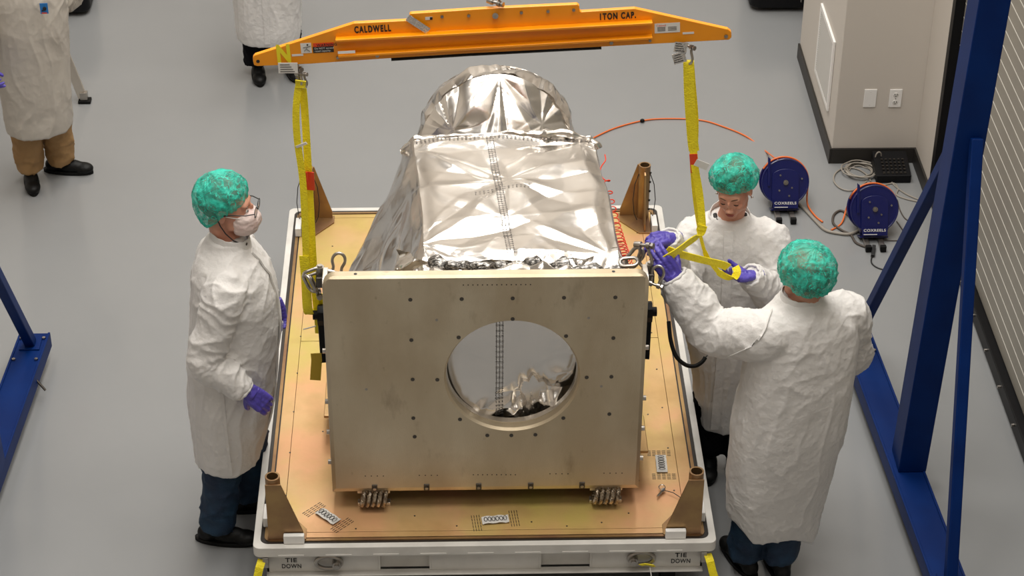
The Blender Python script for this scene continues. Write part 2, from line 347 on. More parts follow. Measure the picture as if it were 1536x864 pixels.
# wall plates
def wallplate(px, py, duplex):
    c = at(px, py, Y=3.789); n = 'duplex_outlet' if duplex else 'blank_wall_plate'
    o = root(n, c, 'white duplex power outlet with two sockets on the corner wall' if duplex else 'blank white cover plate on wall left of the outlet', 'outlet' if duplex else 'wall plate')
    x, z = c.x, c.z
    MB().box(x-.036, x+.036, 3.783, 3.789, z-.058, z+.058).build('cover', M['foam'], o, smooth=0, bevel=.003)
    if duplex:
        for s in (-1, 1):
            MB().ell((x, 3.783, z+s*.024), (.017, .003, .015)).build('socket', M['paper'], o)
            MB().box(x-.008, x-.005, 3.779, 3.784, z+s*.024-.002, z+s*.024+.008).box(x+.005, x+.008, 3.779, 3.784, z+s*.024-.002, z+s*.024+.008).cyl((x, 3.784, z+s*.024-.008), (x, 3.779, z+s*.024-.008), .0025, 8).build('slot', M['ink'], o, smooth=0)
        MB().cyl((x, 3.784, z), (x, 3.780, z), .003, 8).build('screw', M['steel'], o)
    else:
        for s in (-1, 1): MB().cyl((x, 3.784, z+s*.042), (x, 3.7815, z+s*.042), .003, 8).build('screw', M['paper'], o)
wallplate(1305, 147, False); wallplate(1343, 147, True)

# ------------------------------------------------------------------ blue gantry legs
def gantry(sgn, label):
    X = lambda x: x if sgn > 0 else LX-(x-1.96)
    LX = -2.285
    g = root('gantry_frame', (X(1.96), .95, 0), label, 'gantry frame', 'blue steel gantry side frames')
    def bx(x): return X(x)
    # base channel: flat web on top, down-turned flanges, on casters
    def cx(y): return bx(1.892+(1.9-y)*.055)
    y0, y1 = -.15, 1.93
    hw = .077
    s = MB(); s.prism([(cx(y0)-hw, y0, .142), (cx(y0)+hw, y0, .142), (cx(y1)+hw, y1, .142), (cx(y1)-hw, y1, .142)], (0, 0, .008))
    for q in (-1, 1):
        a = q*(hw-.006)
        s.prism([(cx(y0)+a-.006, y0, .07), (cx(y0)+a+.006, y0, .07), (cx(y1)+a+.006, y1, .07), (cx(y1)+a-.006, y1, .07)], (0, 0, .086))
    s.build('base_channel', M['blue'], g, smooth=0, bevel=.003)
    top = .15
    yc = .81
    # main post
    s = MB(); xa, xb = cx(yc)-.045, cx(yc)+.085
    lean = .10 if sgn > 0 else -.10
    def quad(x0, x1, y0_, y1_): return [(x0, y0_, top), (x1, y0_, top), (x1, y1_, top), (x0, y1_, top)]
    s.prism(quad(xa, xb, yc-.07, yc+.10), (lean, 0, 3.6)); s.build('post', M['blue'], g, smooth=0, bevel=.006)
    xm = lambda z: (xa+xb)/2+lean*(z-top)/3.6
    for yf, zt, yt in ((1.84, 1.72, yc+.11), (-.02, 1.92, yc-.08)):
        MB().bar((cx(yf)+(.0 if sgn > 0 else 0), yf, top), (xm(zt)-(.03 if yf > 1 else -.02)*sgn, yt, zt), .055, .05, up=(1, 0, 0)).build('brace', M['blue'], g, smooth=0, bevel=.006)
        MB().box(cx(yf)-.05, cx(yf)+.05, yf-.06, yf+.06, top, top+.008).build('brace_foot', M['blue'], g, smooth=0, bevel=.002)
    bb = None
    for yy in (1.88, 1.70, .0, -.1):
        for q in (-1, 1):
            p = (cx(yy)+q*.055, yy, top)
            MB().cyl(p, (p[0], p[1], top+.01), .009, 6).build('bolt', M['steel'], g)
    for yy in (1.78, -.03):
        c_ = root if False else None
        MB().cyl((cx(yy)-.02, yy, .05), (cx(yy)+.02, yy, .05), .05, 20).build('caster_wheel', M['black'], g)
        MB().box(cx(yy)-.03, cx(yy)+.03, yy-.035, yy+.035, .095, .142).box(cx(yy)-.03, cx(yy)-.024, yy-.02, yy+.02, .045, .10).box(cx(yy)+.024, cx(yy)+.03, yy-.02, yy+.02, .045, .10).build('caster_fork', M['dsteel'], g, smooth=0)
    if sgn < 0:
        MB().cyl((cx(1.6)+.06, 1.6, .12), (cx(1.6)+.115, 1.57, .06), .006, 8).build('brake_lever', M['dsteel'], g)
    return g
gantry(1, 'blue steel A-frame gantry leg on casters in front of the rolling door')
gantry(-1, 'blue steel gantry leg base with bolts, cut off at the left edge of the photo')

# ------------------------------------------------------------------ shipping pallet (base of the container)
HP = .38; PW = .98; PD = 2.725
pal = root('shipping_pallet', (0, PD/2, 0), 'low white steel transport pallet with a gold chromate plated deck', 'pallet')
def frame_ring(x0, x1, y0, y1, t, z0, z1):
    s = MB(); s.box(x0, x1, y0, y0+t, z0, z1); s.box(x0, x1, y1-t, y1, z0, z1); s.box(x0, x0+t, y0+t, y1-t, z0, z1); s.box(x1-t, x1, y0+t, y1-t, z0, z1); return s
def rrect(x0, x1, y0, y1, r, n=8):
    pts = []
    for cx_, cy_, a0 in ((x1-r, y0+r, -90), (x1-r, y1-r, 0), (x0+r, y1-r, 90), (x0+r, y0+r, 180)):
        for k in range(n+1):
            a = math.radians(a0+90*k/n); pts.append((cx_+r*math.cos(a), cy_+r*math.sin(a)))
    return pts
def ring_prism(o, i, z0, z1):
    n = len(o); s = MB(); vs = [(*p, z0) for p in o]+[(*p, z1) for p in o]+[(*p, z1) for p in i]+[(*p, z0) for p in i]
    s.add(vs, [(k*n+a, k*n+(a+1) % n, ((k+1) % 4)*n+(a+1) % n, ((k+1) % 4)*n+a) for k in range(4) for a in range(n)]); return s
ring_prism(rrect(-PW, PW, 0, PD, .03), rrect(-PW+.03, PW-.03, .03, PD-.03, .035), .33, HP).build('top_rim', M['white'], pal, smooth=40, bevel=.003)
ring_prism(rrect(-PW+.031, PW-.031, .031, PD-.031, .035), rrect(-PW+.046, PW-.046, .046, PD-.046, .032), .33, HP-.004).build('gasket', M['gasket'], pal, smooth=40)
ring_prism(rrect(-PW+.046, PW-.046, .046, PD-.046, .03), rrect(-PW+.060, PW-.060, .060, PD-.060, .026), .33, HP+.001).build('inner_rim', M['zinc'], pal, smooth=40)
g2 = ring_prism(rrect(-PW+.060, PW-.060, .060, PD-.060, .026), rrect(-PW+.066, PW-.066, .066, PD-.066, .024), .33, HP-.006).build('gasket', M['gasket'], pal, smooth=40)
bx0 = PW-.066
# border strips and deck panels, narrow dark joints between them
MB().box(-bx0, bx0, .30, PD-.3, .30, HP-.012).box(-bx0, bx0, .066, .4, .30, HP-.012).box(-bx0, bx0, PD-.4, PD-.066, .30, HP-.012).build('deck_underlay', M['gasket'], pal, smooth=0)
for nm, a in (('deck_border', (-bx0, -bx0+.055, .068, PD-.068)), ('deck_border', (bx0-.055, bx0, .068, PD-.068)), ('deck_border', (-bx0+.0565, bx0-.0565, .068, .10)), ('deck_border', (-bx0+.0565, bx0-.0565, PD-.10, PD-.068))):
    MB().box(*a, .33, HP).build(nm, M['deck'], pal, smooth=0, bevel=.001)
for a in ((.103, 1.508), (1.512, PD-.103)):
    MB().box(-bx0+.0565, bx0-.0565, a[0], a[1], .33, HP).build('deck_panel', M['deck'], pal, smooth=0, bevel=.001)
# outer frame under the rim: front and rear beams with fork pockets, side beams
FY = .035
s = MB()
ZB = .212
for y0, y1 in ((FY, FY+.012), (PD-FY-.012, PD-FY)):
    for x0, x1 in ((-.93, -.455), (-.23, .23), (.455, .93)): s.box(x0, x1, y0, y1, ZB+.006, .33)
    s.box(-.93, .93, y0-.028 if y0 < 1 else y0, y1 if y0 < 1 else y1+.028, ZB, ZB+.006)
for x0 in (-.93, .918): s.box(x0, x0+.012, FY, PD-FY, ZB, .33)
s.build('side_beam', M['white'], pal, smooth=0, bevel=.002)
for x0, x1 in ((-.455, -.23), (.23, .455)):
    p = MB(); p.box(x0, x0+.008, FY, PD-FY, ZB+.007, .33); p.box(x1-.008, x1, FY, PD-FY, ZB+.007, .33); p.box(x0+.008, x1-.008, FY+.05, PD-FY-.05, .322, .329); p.box(x0+.008, x1-.008, FY+.024, FY+.030, ZB+.0065, .322)
    p.build('fork_pocket', M['white'], pal, smooth=0)
for k in range(9):
    x = -.82+k*.2
    MB().box(x-.055, x+.055, -.003, .0, .334, .343).build('weld_bead', M['white'], pal, smooth=0, bevel=.001)
for sx in (-1, 1):
    for yy in (.22, PD-.22):
        MB().box(sx*.80-.06, sx*.80+.06, yy-.06, yy+.06, .17, ZB-.0005).build('foot_block', M['blackm'], pal, smooth=0, bevel=.004)
        MB().cyl((sx*.80-.03, yy, .085), (sx*.80+.03, yy, .085), .085, 24).build('caster_wheel', M['black'], pal)
# stencils and tie down rings on the front beam
text('DOWN', 'stencil_text', M['ink'], pal, (-.865, FY-.001, .240), (1, 0, 0), (0, 0, 1), .023, .082, bold=.018); text('TIE', 'stencil_text', M['ink'], pal, (-.865+.015, FY-.001, .273), (1, 0, 0), (0, 0, 1), .023, .050, bold=.018)
text('DOWN', 'stencil_text', M['ink'], pal, (.795, FY-.001, .240), (1, 0, 0), (0, 0, 1), .023, .082, bold=.018); text('TIE', 'stencil_text', M['ink'], pal, (.795+.015, FY-.001, .273), (1, 0, 0), (0, 0, 1), .023, .050, bold=.018)
def arc(c, a, b, r1, r2, t0, t1, n=16):
    c = V(c); a = V(a).normalized(); b = V(b).normalized()
    return [c+a*(r1*math.cos(t0+(t1-t0)*k/n))+b*(r2*math.sin(t0+(t1-t0)*k/n)) for k in range(n+1)]
for sx, lab in ((-1, 'left'), (1, 'right')):
    c = V((sx*.665, FY-.02, .285)); 
    MB().tube(arc(c, (1, 0, 0), (0, 0, 1), .054, .034, 0, 2*math.pi, 28)[:-1], .0095, 10, closed=True).build('tie_down_ring', M['steel'], pal)
    q = c+V((-sx*.035, -.008, -.004)); MB().cyl(q+V((0, .03, 0)), q-V((0, .012, 0)), .020, 8).cyl(q-V((0, .012, 0)), q-V((0, .022, 0)), .012, 16).build('ring_bolt', M['steel'], pal)
# yellow corner tethers hanging from the pallet front
for sx in (-1, 1):
    t = root('tether_strap', (sx*.965, -.02, .2), 'yellow webbing tail hanging at the %s front corner of the pallet' % ('left' if sx < 0 else 'right'), 'strap')
    MB().ribbon([(sx*.945, .01, .31), (sx*.955, -.02, .29), (sx*.965, -.035, .25), (sx*.985, -.05, .19), (sx*.99, -.055, .14)], .035, (1, .3, .0)).build('webbing', M['yweb'], t, smooth=0)
    MB().box(sx*.93-.012, sx*.93+.012, .0, .03, .27, .325).build('buckle', M['steel'], t, bevel=.002)
t = root('tether_loop', (.69, 0, .26), 'small yellow loop tied to the right tie-down ring', 'strap')
MB().ribbon([(.66, -.0, .26), (.68, -.012, .275), (.71, -.012, .268), (.715, -.005, .255)], .02, (0, -.6, 1)).build('webbing', M['yweb'], t)
MB().tube([(.70, -.012, .258), (.705, -.03, .23), (.71, -.04, .18)], .0025, 6).build('tail', M['paper'], t)
# perforation patterns and white adhesive tie pads on the deck
def pad(px, py, ang, n, lab, L=.115):
    c = at(px, py, Z=HP+.001); t = root('tie_pad', c, lab, 'label pad', 'perforated white pads on the deck')
    ca, sa = math.cos(ang), math.sin(ang); A = V((ca, sa, 0)); B = V((-sa, ca, 0))
    pts = [c+A*(L*(k/8-.5))+V((0, 0, .004+.006*abs(math.sin(k*.9)))) for k in range(9)]
    MB().ribbon(pts, .048, B, .002).build('label', M['paper'], t, smooth=0)
    s = MB()
    for k in range(6):
        q = c+A*(L*(-.36+k*.145))+V((0, 0, .0125)); s.tube([q+A*.007*math.cos(2*math.pi*j/8)+B*.014*math.sin(2*math.pi*j/8) for j in range(8)], .0013, 4, closed=True)
    s.build('printed_pattern', M['ink'], t)
    s = MB()
    for e in (-1, 1):
        for i in range(4):
            for j in range(-2, 3):
                q = c+A*(e*(L*.5+.008+i*.011))+B*(j*.022+e*.006); s.bar(q+B*.008, q-B*.008, .0025, .001)
    tag(s.build('stitch_slots', M['dsteel'], t, smooth=0), kind='stuff')
pad(492, 776, -.78, 1, 'white perforated pad set diagonally on the deck, front left')
pad(743, 781, .10, 2, 'white perforated pad on the deck in front of the plate centre')
pad(992, 697, 1.55, 3, 'white perforated pad on the deck right of the plate')
# small plugged holes in the deck
pl = MB().cyl((0, 0, HP-.001), (0, 0, HP+.0012), .004, 8)
hp0 = None
rr = random.Random(3)
spots = [(-.86+.0, .35+.3*k) for k in range(8)]+[(.83, .35+.3*k) for k in range(8)]+[(-.74, 2.35), (-.5, 2.5), (-.6, 2.1), (.72, .75), (.76, .9), (.72, 1.05), (-.7, 1.2), (-.72, .8), (.68, .42), (.62, .2), (-.3, .2), (-.12, .13), (.2, .15), (.35, .12), (.5, .14), (-.55, .12)]
for (x, y) in spots:
    if hp0 is None:
        hp0 = MB().cyl((x, y, HP-.001), (x, y, HP+.0015), .004, 8).build('deck_screw', M['dsteel'], pal); h0 = (x, y)
    else: copy_part(hp0, pal, (x-h0[0], y-h0[1], 0))

# corner sockets
def corner(sx, rear):
    cx_, cy_ = (sx*.885, .085) if not rear else (sx*.868, 2.60)
    zt = .70 if not rear else .700
    side = ('left' if sx < 0 else 'right'); fr = 'rear' if rear else 'front'
    t = root('corner_socket', (cx_, cy_, HP), 'gold plated tube socket with gusset at the %s %s corner of the pallet' % (fr, side), 'socket', 'corner tube sockets of the pallet')
    MB().pipe((cx_, cy_, HP+.008), (cx_, cy_, zt), .031, .024, 28).build('tube', M['zinc'], t, smooth=50)
    ys = -1 if not rear else 1
    gy = cy_+ys*.032 if not rear else cy_+.0
    gy = cy_-.036 if not rear else cy_+.012
    in_ = -sx
    zg = zt-.02 if not rear else zt-.005
    pts = [(cx_-in_*.030, gy, zg), (cx_+in_*.035, gy, zg), (cx_+in_*.118, gy, HP+.045), (cx_+in_*.118, gy, HP+.008), (cx_-in_*.030, gy, HP+.008)]
    if rear: pts[0] = (cx_+in_*.02, gy, zg); pts[-1] = (cx_+in_*.02, gy, HP+.008)
    MB().prism(pts, (0, .007, 0)).build('gusset', M['zinc'], t, smooth=0, bevel=.001)
    gx_ = cx_+sx*.0
    d = 1 if not rear else -1
    MB().prism([(gx_-.004, cy_+d*.028, zg-.02), (gx_-.004, cy_+d*.05, zg-.03), (gx_-.004, cy_+d*.15, HP+.05), (gx_-.004, cy_+d*.15, HP+.008), (gx_-.004, cy_+d*.028, HP+.008)], (.008, 0, 0)).build('gusset', M['zinc'], t, smooth=0)
    MB().prism([(cx_-in_*.035, cy_-d*.035, HP), (cx_+in_*.128, cy_-d*.035, HP), (cx_+in_*.128, cy_+d*.03, HP), (cx_+in_*.03, cy_+d*.16, HP), (cx_-in_*.035, cy_+d*.16, HP)], (0, 0, .008)).build('base_plate', M['zinc'], t, smooth=0, bevel=.001)
    if not rear:
        MB().box(min(cx_+in_*.035, cx_+in_*.122), max(cx_+in_*.035, cx_+in_*.122), cy_-.062, cy_-.040, HP+.002, HP+.045).build('foam_block', M['foam'], t, smooth=0, bevel=.003)
        MB().box(min(cx_-in_*.032, cx_-in_*.058), max(cx_-in_*.032, cx_-in_*.058), cy_+.05, cy_+.15, HP+.002, HP+.05).build('foam_block', M['foam'], t, smooth=0, bevel=.003)
    else:
        MB().box(min(cx_-in_*.036, cx_-in_*.066), max(cx_-in_*.036, cx_-in_*.066), cy_-.16, cy_-.05, HP+.002, HP+.05).build('foam_block', M['foam'], t, smooth=0, bevel=.003)
        for q in (-1, 1):
            MB().tube([(cx_+q*.03, cy_-.01, zt-.05), (cx_+q*.05, cy_-.03, zt-.10), (cx_+q*.058, cy_-.05, zt-.18), (cx_+q*.05, cy_-.06, zt-.26), (cx_+q*.035, cy_-.07, HP+.03)], .0022, 6).build('lanyard', M['ink'], t)
        for k in range(5): MB().cyl((cx_+sx*.027, cy_-.012, zt-.04-k*.055), (cx_+sx*.033, cy_-.016, zt-.04-k*.055), .006, 8).build('pin_hole', M['ink'], t)
    return t
for sx in (-1, 1):
    corner(sx, False); corner(sx, True)
# quick release pin with lanyard on the deck
c = at(992, 738, Z=HP+.012); t = root('release_pin', c, 'chrome quick release pin lying on the deck with its lanyard', 'pin')
MB().cyl(c+V((-.02, -.03, 0)), c+V((.0, 0, 0)), .005, 10).cyl(c, c+V((.012, .018, 0)), .009, 12).build('shank', M['pin'], t)
MB().tube(arc(c+V((.005, .028, .004)), (1, 0, 0), (0, 1, .2), .014, .014, 0, 2*math.pi, 16)[:-1], .002, 6, closed=True).build('ring', M['pin'], t)
MB().tube([c+V((.012, .012, 0)), c+V((.05, -.01, .004)), c+V((.09, -.05, 0)), (.86, .12, HP+.012)], .002, 6).build('lanyard', M['cabledk'], t)

# ------------------------------------------------------------------ aluminium mounting fixture
PX0, PX1, PZ0, PZ1, PY = -.650, .664, .470, 1.578, .25
HX, HZ, HR = .115, 1.078, .274
TH = .045
fix = root('mounting_fixture', (0, .6, .48), 'upright aluminium mounting plate with a big round hole, standing on wire rope isolators', 'fixture')
def holed_plate():
    n = 160; r = .045; s = MB()
    outl = rrect(PX0, PX1, PZ0, PZ1, .004, 2)
    import bisect
    corners = rrect(PX0, PX1, PZ0, PZ1, .06, 6)
    corners = [p for p in corners]
    # square the bottom corners slightly, round the top ones
    def outp(a, ins):
        dx, dz = math.cos(a), math.sin(a); x0, x1, z0, z1 = PX0+ins, PX1-ins, PZ0+ins, PZ1-ins
        t = min([(x1-HX)/dx if dx > 1e-9 else 9, (x0-HX)/dx if dx < -1e-9 else 9, (z1-HZ)/dz if dz > 1e-9 else 9, (z0-HZ)/dz if dz < -1e-9 else 9])
        x, z = HX+dx*t, HZ+dz*t
        for (qx, sx_) in ((x0, 1), (x1, -1)):
            rr_ = .055-ins
            ccx, ccz = qx+sx_*rr_, z1-rr_
            if (x-ccx)*sx_ < 0 and z > ccz:
                v_ = V((x-ccx, z-ccz)); 
                # move along the ray until on the arc
                lo, hi = 0.0, t
                for _ in range(30):
                    mm = (lo+hi)/2; xx, zz = HX+dx*mm, HZ+dz*mm
                    if (xx-ccx)*sx_ < 0 and zz > ccz and (xx-ccx)**2+(zz-ccz)**2 > rr_*rr_: hi = mm
                    else: lo = mm
                x, z = HX+dx*lo, HZ+dz*lo
        return x, z
    angs = sorted(set([2*math.pi*k/n for k in range(n)]+[math.atan2(z-HZ, x-HX) % (2*math.pi) for x in (PX0, PX1) for z in (PZ0, PZ1)]))
    # exact bottom corners, plus finer sampling near the top corners
    for x, z in ((PX0, PZ1), (PX1, PZ1)):
        a0 = math.atan2(z-HZ, x-HX) % (2*math.pi); angs += [a0+d*.004 for d in range(-20, 21)]
    angs = sorted(set(round(a, 6) for a in angs)); n = len(angs)
    layers = []
    ch = .012
    def fr_(a):
        x, z = outp(a, 0); g = lambda x, z: (min(max(x, PX0+.016), PX1-.016), min(max(z, PZ0+.026), PZ1-.008))
        return (*g(x, z), PY)
    layers.append([fr_(a) for a in angs]); layers.append([(*outp(a, 0), PY+ch) for a in angs]); layers.append([(*outp(a, 0), PY+TH) for a in angs])
    layers.append([(HX+HR*math.cos(a), HZ+HR*math.sin(a), PY+TH) for a in angs])
    layers.append([(HX+HR*math.cos(a), HZ+HR*math.sin(a), PY+.012) for a in angs]); layers.append([(HX+(HR+.008)*math.cos(a), HZ+(HR+.008)*math.sin(a), PY) for a in angs])
    vs = [(x, y, z) for Lr in layers for (x, z, y) in Lr]; K = len(layers)
    fs = [(k*n+a, k*n+(a+1) % n, ((k+1) % K)*n+(a+1) % n, ((k+1) % K)*n+a) for k in range(K) for a in range(n)]
    s.add(vs, fs); return s
holed_plate().build('front_plate', M['plate'], fix, smooth=10)
MB().pipe((HX, PY+TH, HZ), (HX, PY+TH+.03, HZ), HR+.03, HR-.004, 96).build('hole_ring', M['alum'], fix, smooth=40)
# side webs, base shoe, lifting lugs
for sx in (-1, 1):
    x = PX0-.004 if sx < 0 else PX1-.018
    w_ = root if False else None
    s = MB(); y0 = PY+TH+.001
    s.prism([(x, y0, PZ0+.02), (x, y0, PZ1-.06), (x, y0+.02, PZ1-.045), (x, y0+.10, PZ1-.045), (x, y0+.45, .95), (x, y0+.75, .62), (x, y0+.75, PZ0+.02)], (.022, 0, 0))
    s.build('side_web', M['alum'], fix, smooth=0, bevel=.003)
    for k in range(5):
        zz = PZ1-.16-k*.02
    s = MB(); xo = x if sx < 0 else x+.022
    MB().cyl((xo, PY+.2, 1.26), (xo+sx*.035, PY+.2, 1.26), .045, 8).cyl((xo+sx*.035, PY+.2, 1.26), (xo+sx*.055, PY+.2, 1.26), .02, 12).build('clamp_knob', M['blackm'], fix)
    MB().bar((xo+sx*.02, PY+.19, 1.25), (xo+sx*.015, PY+.16, 1.05), .03, .02).build('clamp_arm', M['blackm'], fix)
MB().box(PX0+.01, PX1-.01, PY+TH, PY+.85, PZ0, PZ0+.02).build('base_plate', M['alum'], fix, smooth=0, bevel=.002)
for x_, y_ in ((PX0-.028, .9), (PX1+.012, .62)):
    MB().box(x_-.03, x_+.045, y_-.16, y_+.10, PZ0+.03, PZ0+.045).build('flange_bracket', M['deck'], fix, smooth=0, bevel=.004)
MB().ribbon([at(474, 530, Y=.40), at(475, 540, Y=.40), at(473, 570, Y=.40)], .045, (1, 0, 0), .003).build('warning_flag', mat('ochre_flag', (.50, .33, .02), .6), fix)
def bolts(pts, name, r, hgt, mt, n=12, ring=True):
    first = None
    for px, py in pts:
        c = at(px, py, Y=PY)
        if first is None: first = MB().cyl((c.x, PY+.001, c.z), (c.x, PY-hgt, c.z), r, n).build(name, mt, fix); fc = c
        else: copy_part(first, fix, c-fc)
bolts([(615.5,449.5),(692.5,448.5),(769,447.5),(846,446.5),(923,446),(617,510),(688,506),(769,478.5),(849,504),(920,507),(619,569),(656,569.5),(880,566),(917,565),(620,627),(690,629),(845,627),(914,621),(622,655),(731,653),(767,653),(803,652)], 'plate_bolt', .0085, .002, M['dsteel'])
bolts([(655,480),(883,477),(549.5,584),(902,579.5),(990-60,580)][:4], 'open_hole', .006, .0006, M['steel'])
bolts([(695+i*7.2, 427.5-.05*i) for i in range(15)], 'row_hole', .0028, .0005, M['ink'], 8)
for x0, n in ((548, 4), (629, 4), (710, 10), (825, 4), (906, 4)):
    bolts([(x0+i*(9 if n == 4 else 7), 714-(x0-548)*.012) for i in range(n)], 'row_hole', .0028, .0005, M['ink'], 8)
for k, px in enumerate((562, 640, 718, 796, 873)):
    c = at(px, 733-.9*k, Y=PY); c.z = PZ0+.028
    MB().box(c.x-.012, c.x+.012, PY-.004, PY+.002, c.z-.016, c.z+.016).build('edge_slot', M['dsteel'], fix, smooth=0, bevel=.002)
    MB().cyl((c.x, PY-.004, c.z-.002), (c.x, PY-.010, c.z-.002), .007, 10).build('slot_bolt', M['steel'], fix)
for z in (.62, .78, .94, 1.2):
    for sx in (-1, 1):
        x = PX0 if sx < 0 else PX1
        MB().cyl((x, PY+.028, z), (x+sx*.014, PY+.028, z), .011, 10).build('side_bolt', M['steel'], fix)
for px in (533, 921): 
    c = at(px, 413, Z=PZ1); MB().cyl((c.x, PY+.025, PZ1-.003), (c.x, PY+.025, PZ1+.0008), .007, 12).build('top_hole', M['ink'], fix)
# blocks with hoist rings at both top corners
def hoist(sx):
    x = PX0-.035 if sx < 0 else PX1-.0
    MB().box(x, x+.035, .38, .46, 1.44, 1.49).build('lug_block', M['dsteel'], fix, smooth=0, bevel=.004)
    MB().cyl((x+.017, .42, 1.49), (x+.017, .42, 1.52), .018, 8).cyl((x+.017, .42, 1.52), (x+.017, .42, 1.528), .010, 12).build('lug_nut', M['steel'], fix)
hoist(-1); hoist(1)
# wire rope isolators beneath
def isolator(cx_, cy_, label):
    t = root('wire_rope_isolator', (cx_, cy_, HP), label, 'isolator', 'wire rope isolators between plate and deck')
    pts = []; n = 5
    for k in range(n*24+1):
        a = 2*math.pi*k/24; pts.append((cx_-.058+.116*k/(n*24)+.012*math.sin(a), cy_-.0+.058*math.cos(a), HP+.052+.0375*math.sin(a)))
    MB().tube(pts, .0085, 8).build('rope_coil', M['rope'], t)
    s = MB()
    for ph in range(5):
        q = []
        for k in range(n*48+1):
            a = 2*math.pi*k/48; bb = a*9+ph*2*math.pi/5
            q.append((cx_-.058+.116*k/(n*48)+.012*math.sin(a)+.0065*math.sin(bb), cy_+(.058+.0065*math.cos(bb))*math.cos(a), HP+.052+(.0375+.0065*math.cos(bb))*math.sin(a)))
        s.tube(q, .0042, 4)
    s.build('strands', M['rope'], t)
    MB().box(cx_-.07, cx_+.07, cy_-.015, cy_+.015, PZ0-.020, PZ0-.0005).build('top_bar', M['alum'], t, bevel=.002)
    MB().box(cx_-.07, cx_+.07, cy_-.015, cy_+.015, HP+.0005, HP+.018).build('bottom_bar', M['alum'], t, bevel=.002)
isolator(-.475, .285, 'coiled wire rope isolator under the left end of the plate')
isolator(.525, .285, 'coiled wire rope isolator under the right end of the plate')
isolator(-.475, .95, 'coiled wire rope isolator behind, under the left of the fixture')
isolator(.525, .95, 'coiled wire rope isolator behind, under the right of the fixture')


# ------------------------------------------------------------------ foil wrapped spacecraft
sat = root('wrapped_spacecraft', (.1, 1.0, .56), 'large spacecraft body wrapped in crinkled silver foil blankets behind the aluminium plate', 'spacecraft')
def sm(a, b, x): t = np.clip((x-a)/(b-a), 0, 1); return t*t*(3-2*t)
def radial(P, anchors):
    h = np.zeros(len(P))
    for (a, n1, n2, R, amp, k, ph) in anchors:
        d = P-np.array(a); x = d@np.array(n1, float); y = d@np.array(n2, float); r = np.sqrt(x*x+y*y)+1e-6; th = np.arctan2(y, x)
        kk = th*k/(2*math.pi)+ph+.5*perlin(np.stack([np.cos(th)*2+ph, np.sin(th)*2, r*3], 1))
        h += amp*r*np.exp(-(r/R)**1.5)*tri(kk)*(.6+.8*(perlin(np.stack([np.cos(th)*3, np.sin(th)*3+ph*7, r*0], 1))+.3))
    return h
TX, TY, TZ = (1, 0, 0), (0, 1, 0), (0, 0, 1)
anch = [((.45, 1.50, 1.5), TX, TY, .42, .11, 7, .1), ((-.26, .62, 1.52), TX, TY, .38, .10, 8, .6), ((.10, .80, 1.52), TX, TY, .30, .06, 6, .3),
        ((.12, 1.12, 1.52), TX, TY, .34, .08, 7, .8), ((.52, .52, 1.5), TX, TY, .36, .10, 8, .45), ((-.30, 1.45, 1.5), TX, TY, .35, .09, 6, .2)]
def normals_of(P, F, me=None):
    me = bpy.data.meshes.new('n'); me.from_pydata(P.tolist(), [], F); me.update(); n = get_no(me).copy(); bpy.data.meshes.remove(me); return n
def foil(name, P, F, hfun, parent=sat, flip=False, mt='foil'):
    if flip: F = [q[::-1] for q in F]
    n = normals_of(P, F); h = hfun(P); P2 = P+n*h[:, None]
    me = bpy.data.meshes.new(name); me.from_pydata(P2.tolist(), [], F); me.update(); o = finish(me, name, M[mt], parent, 28); return o, P2, F
def wrapfn(u, v):
    # v: 0 front edge .. 1 rear edge, u: 0 left bottom .. 1 right bottom
    Y = .46+v*1.11; xc = -.262-.03*v+.012*np.sin(v*5); xr = .575-.045*v; zt = 1.515-.05*v+.0*u
    L1, L2, L3 = .86, .80, .86; s = u*(L1+L2+L3)
    xl = xc-.33*np.clip((L1-s)/L1, 0, 1)*(1-.12*(1-v)); zl = zt-.80*np.clip((L1-s)/L1, 0, 1)
    xt = xc+(xr-xc)*np.clip((s-L1)/L2, 0, 1)
    x = np.where(s < L1, xl, np.where(s < L1+L2, xt, xr+.03*(s-L1-L2)))
    z = np.where(s < L1, zl, np.where(s < L1+L2, zt, zt-.80*(s-L1-L2)/L3))
    # round shoulders
    for s0, sg in ((L1, 1), (L1+L2, -1)):
        k = np.exp(-((s-s0)/.05)**2); z -= .016*k; x += sg*.010*k
    # gentle billow and front/rear roll down
    z += .018*np.sin(np.clip((s-L1)/L2, 0, 1)*math.pi)*np.sin(np.clip(v, 0, 1)*math.pi)
    rr_ = np.clip((.07-v)/.07, 0, 1); z -= .05*rr_**2
    return np.stack([x, Y, z], 1)
def hwrap(P):
    side = (P[:, 0] < -.30)
    h = crumple(P, ((.70, .22, 2), (.38, .15, 3)), 4)*.5+crumple(P*np.array([1., .55, 1.]), ((.22, .34, 3),), 77)*.5*np.clip((1.15-P[:, 1])/.4, .25, 1)
    h += radial(P, anch)*.5
    # tight crinkles close to the front edge
    fr = np.clip((.58-P[:, 1])/.1, 0, 1); h += fr*crumple(P, ((.13, .5, 3), (.05, .4, 2)), 9)*.5
    # long soft streaks of the hanging left side
    q = P*np.array([0, 7, 1.2]); sd = np.clip((-.29-P[:, 0])/.06, 0, 1); h = h*(1-.35*sd)+sd*(.016*perlin(q+P[:, :1]*2)+.012*np.abs(perlin(P*np.array([3, 11, 3.])+P[:, 2:3]*np.array([0, 5, 0])))+crumple(P, ((.30, .30, 2),), 88)*.5)
    return h
P, F = grid(wrapfn, np.linspace(0, 1, 340), np.linspace(0, 1, 190))
_, WP, WF = foil('body_blanket', P, F, hwrap)
wrap_bvh = BVHTree.FromPolygons([tuple(p) for p in WP], WF)
